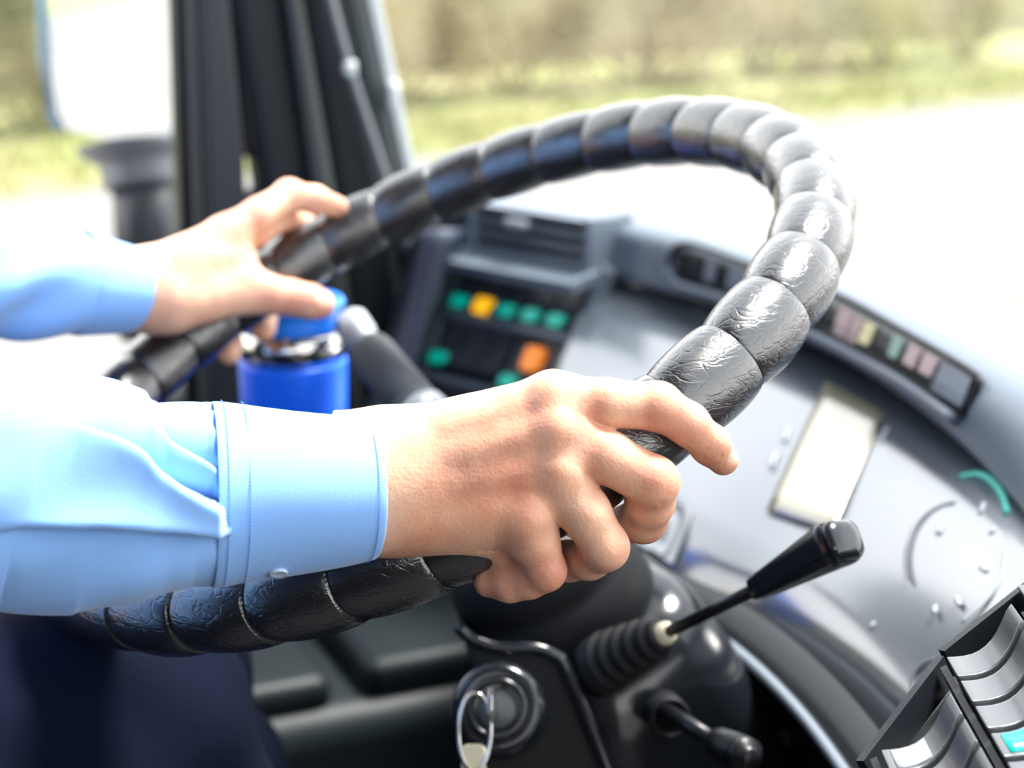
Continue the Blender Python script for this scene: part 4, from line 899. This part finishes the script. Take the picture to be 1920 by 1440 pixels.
qs = np.array(FR + [tuple(i + len(VR) for i in f) for f in FL]); Va = np.concatenate([Vs, np.array(allV)]); Qa = np.concatenate([Qs, qs + len(Vs)])
shirt = link('shirt', np_mesh('shirt', Va, Qa), M['shirt'], person)
bm = bmesh.new(); bm.from_mesh(shirt.data); bmesh.ops.recalc_face_normals(bm, faces=bm.faces); bm.to_mesh(shirt.data); bm.free()
cuff(cu, 'cuff', cuffdisp)
lc = [(150, 436, 630, 1.058, .036), (156, 435, 631, 1.059, .0365), (180, 444, 630, 1.064, .0360), (240, 462, 627, 1.0755, .0330), (252, 467, 624, 1.0775, .0320), (255, 470, 622, 1.078, .031), (250, 474, 620, 1.0772, .029), (200, 470, 620, 1.068, .029)]
cuff(lc, 'cuff', lambda *a: .0004 * math.sin(a[3] * 4))
# stitching lines on the right cuff and sleeve, cuff button
def ring_pts(st, px, off=.0006, a0=-20, a1=200, n=120):
    rows = [r for r in st]; 
    for a, b in zip(rows[:-1], rows[1:]):
        if a[0] <= px <= b[0]: k = (px - a[0]) / (b[0] - a[0]); r = [x * (1 - k) + y * k for x, y in zip(a, b)]; break
    cen = [P(q[0], (q[1] + q[2]) / 2, q[3]) for q in st]; t = (cen[4] - cen[1]).normalized(); u = (UP - t * UP.dot(t)).normalized(); v = t.cross(u); v = v if v.dot(FW) < 0 else -v
    c = P(r[0], (r[1] + r[2]) / 2, r[3]); a = (r[2] - r[1]) / 2 * r[3] / FPX; out = []
    for i in range(n + 1):
        th = R(a0 + (a1 - a0) * i / n); out.append(c + u * ((a + off) * math.cos(th)) + v * ((r[4] + off) * math.sin(th)) + (u * math.cos(th) + v * math.sin(th)) * cuffdisp(px, 0, 0, th))
    return out
parts = []
for px in (414, 452, 684):
    pts = ring_pts(cu[:6], px, .00045, 0, 190, 260)
    meshobj('cuff_stitching', *merge(*[tube([pts[i], pts[i + 2]], .00022, 5) for i in range(0, 258, 3)]), M['thread'], shirt)
bc = ring_pts(cu[:6], 512, .0012, 151, 152, 1)[0]; bn = (bc - P(512, 925, .73)).normalized()
bt = meshobj('cuff_button', *lathe(bc - bn * .001, bn, [(0, .001), (0, .0036), (.0010, .0040), (.0018, .0038), (.0014, .0026), (.0012, .001)], 28), M['button'], shirt)

# ---- trousers, shoes
def trou(X):
    d = None
    for h_, k_, a_ in ((HIPR, KNR, ANR), (HIPL, KNL, ANL)):
        l = smin(cap_d(X, h_, k_, .100, .078), cap_d(X, k_, a_, .076, .058), .03); d = l if d is None else smin(d, l, .02)
    d = smin(d, cap_d(X, HIPR - zv * .0, HIPL, .12, .12), .05); d = smin(d, cap_d(X, A(B(-.14, .82, .62)), A(B(-.14, .92, .62)), .125, .125), .05)
    q = X @ hv; r = X @ lv3
    n_ = .0035 * np.sin(q * 75 + 2.5 * np.sin(X[..., 2] * 18) + r * 20) * np.sin(r * 30 + X[..., 2] * 26) + .002 * np.sin(q * 30 - X[..., 2] * 70)
    return d + n_
tl_ = np.minimum.reduce([HIPR, HIPL, KNR, ANR, ANL]) - .18; th_ = np.maximum.reduce([HIPR, KNR, KNL, ANL, ANR]) + .16; tl_[2] = .09; th_[2] = .8
Vt, Qt = sdf_mesh(trou, tl_, th_, .006); link('trousers', np_mesh('trousers', Vt, Qt), M['trouser'], person)
for a_ in (ANR, ANL):
    f = lambda X: np.maximum(smin(cap_d(X, a_ - zv * .07 - hv * .03, a_ - zv * .08 + hv * .17, .045, .038), cap_d(X, a_ - zv * .02, a_ - zv * .06, .045, .045), .03), .002 - X[..., 2])
    Vq, Qq = sdf_mesh(f, a_ - .16, a_ + np.array([.30, .26, .1]), .006); link('shoe', np_mesh('shoe', Vq, Qq), M['shoe'], person)

# ---- driver seat, outside the picture
seat = thing('driver_seat', 'dark driver seat under and behind the person', 'seat')
def sb(c, w, d_, h, tilt=0):
    X = HV * math.cos(tilt) + ZV * math.sin(tilt); Z = LV.cross(X) * -1; Z = Z if Z.z > 0 else -Z; return boxm(c, X, LV, Z, w, d_, h)
meshobj('seat_cushion', *sb(B(-.12, .87, .385), .46, .48, .10), mat('seat_cloth', (0.03, 0.03, 0.05), .9), seat, bevel=.03, bseg=4)
meshobj('backrest', *sb(B(-.37, .87, .78), .10, .48, .75), M['trouser'], seat, bevel=.035, bseg=4)
meshobj('seat_base', *lathe(B(-.14, .87, .0), (0, 0, 1), [(0, .001), (0, .18), (.03, .18), (.06, .08), (.34, .08), (.34, .001)], 32), M['black'], seat)
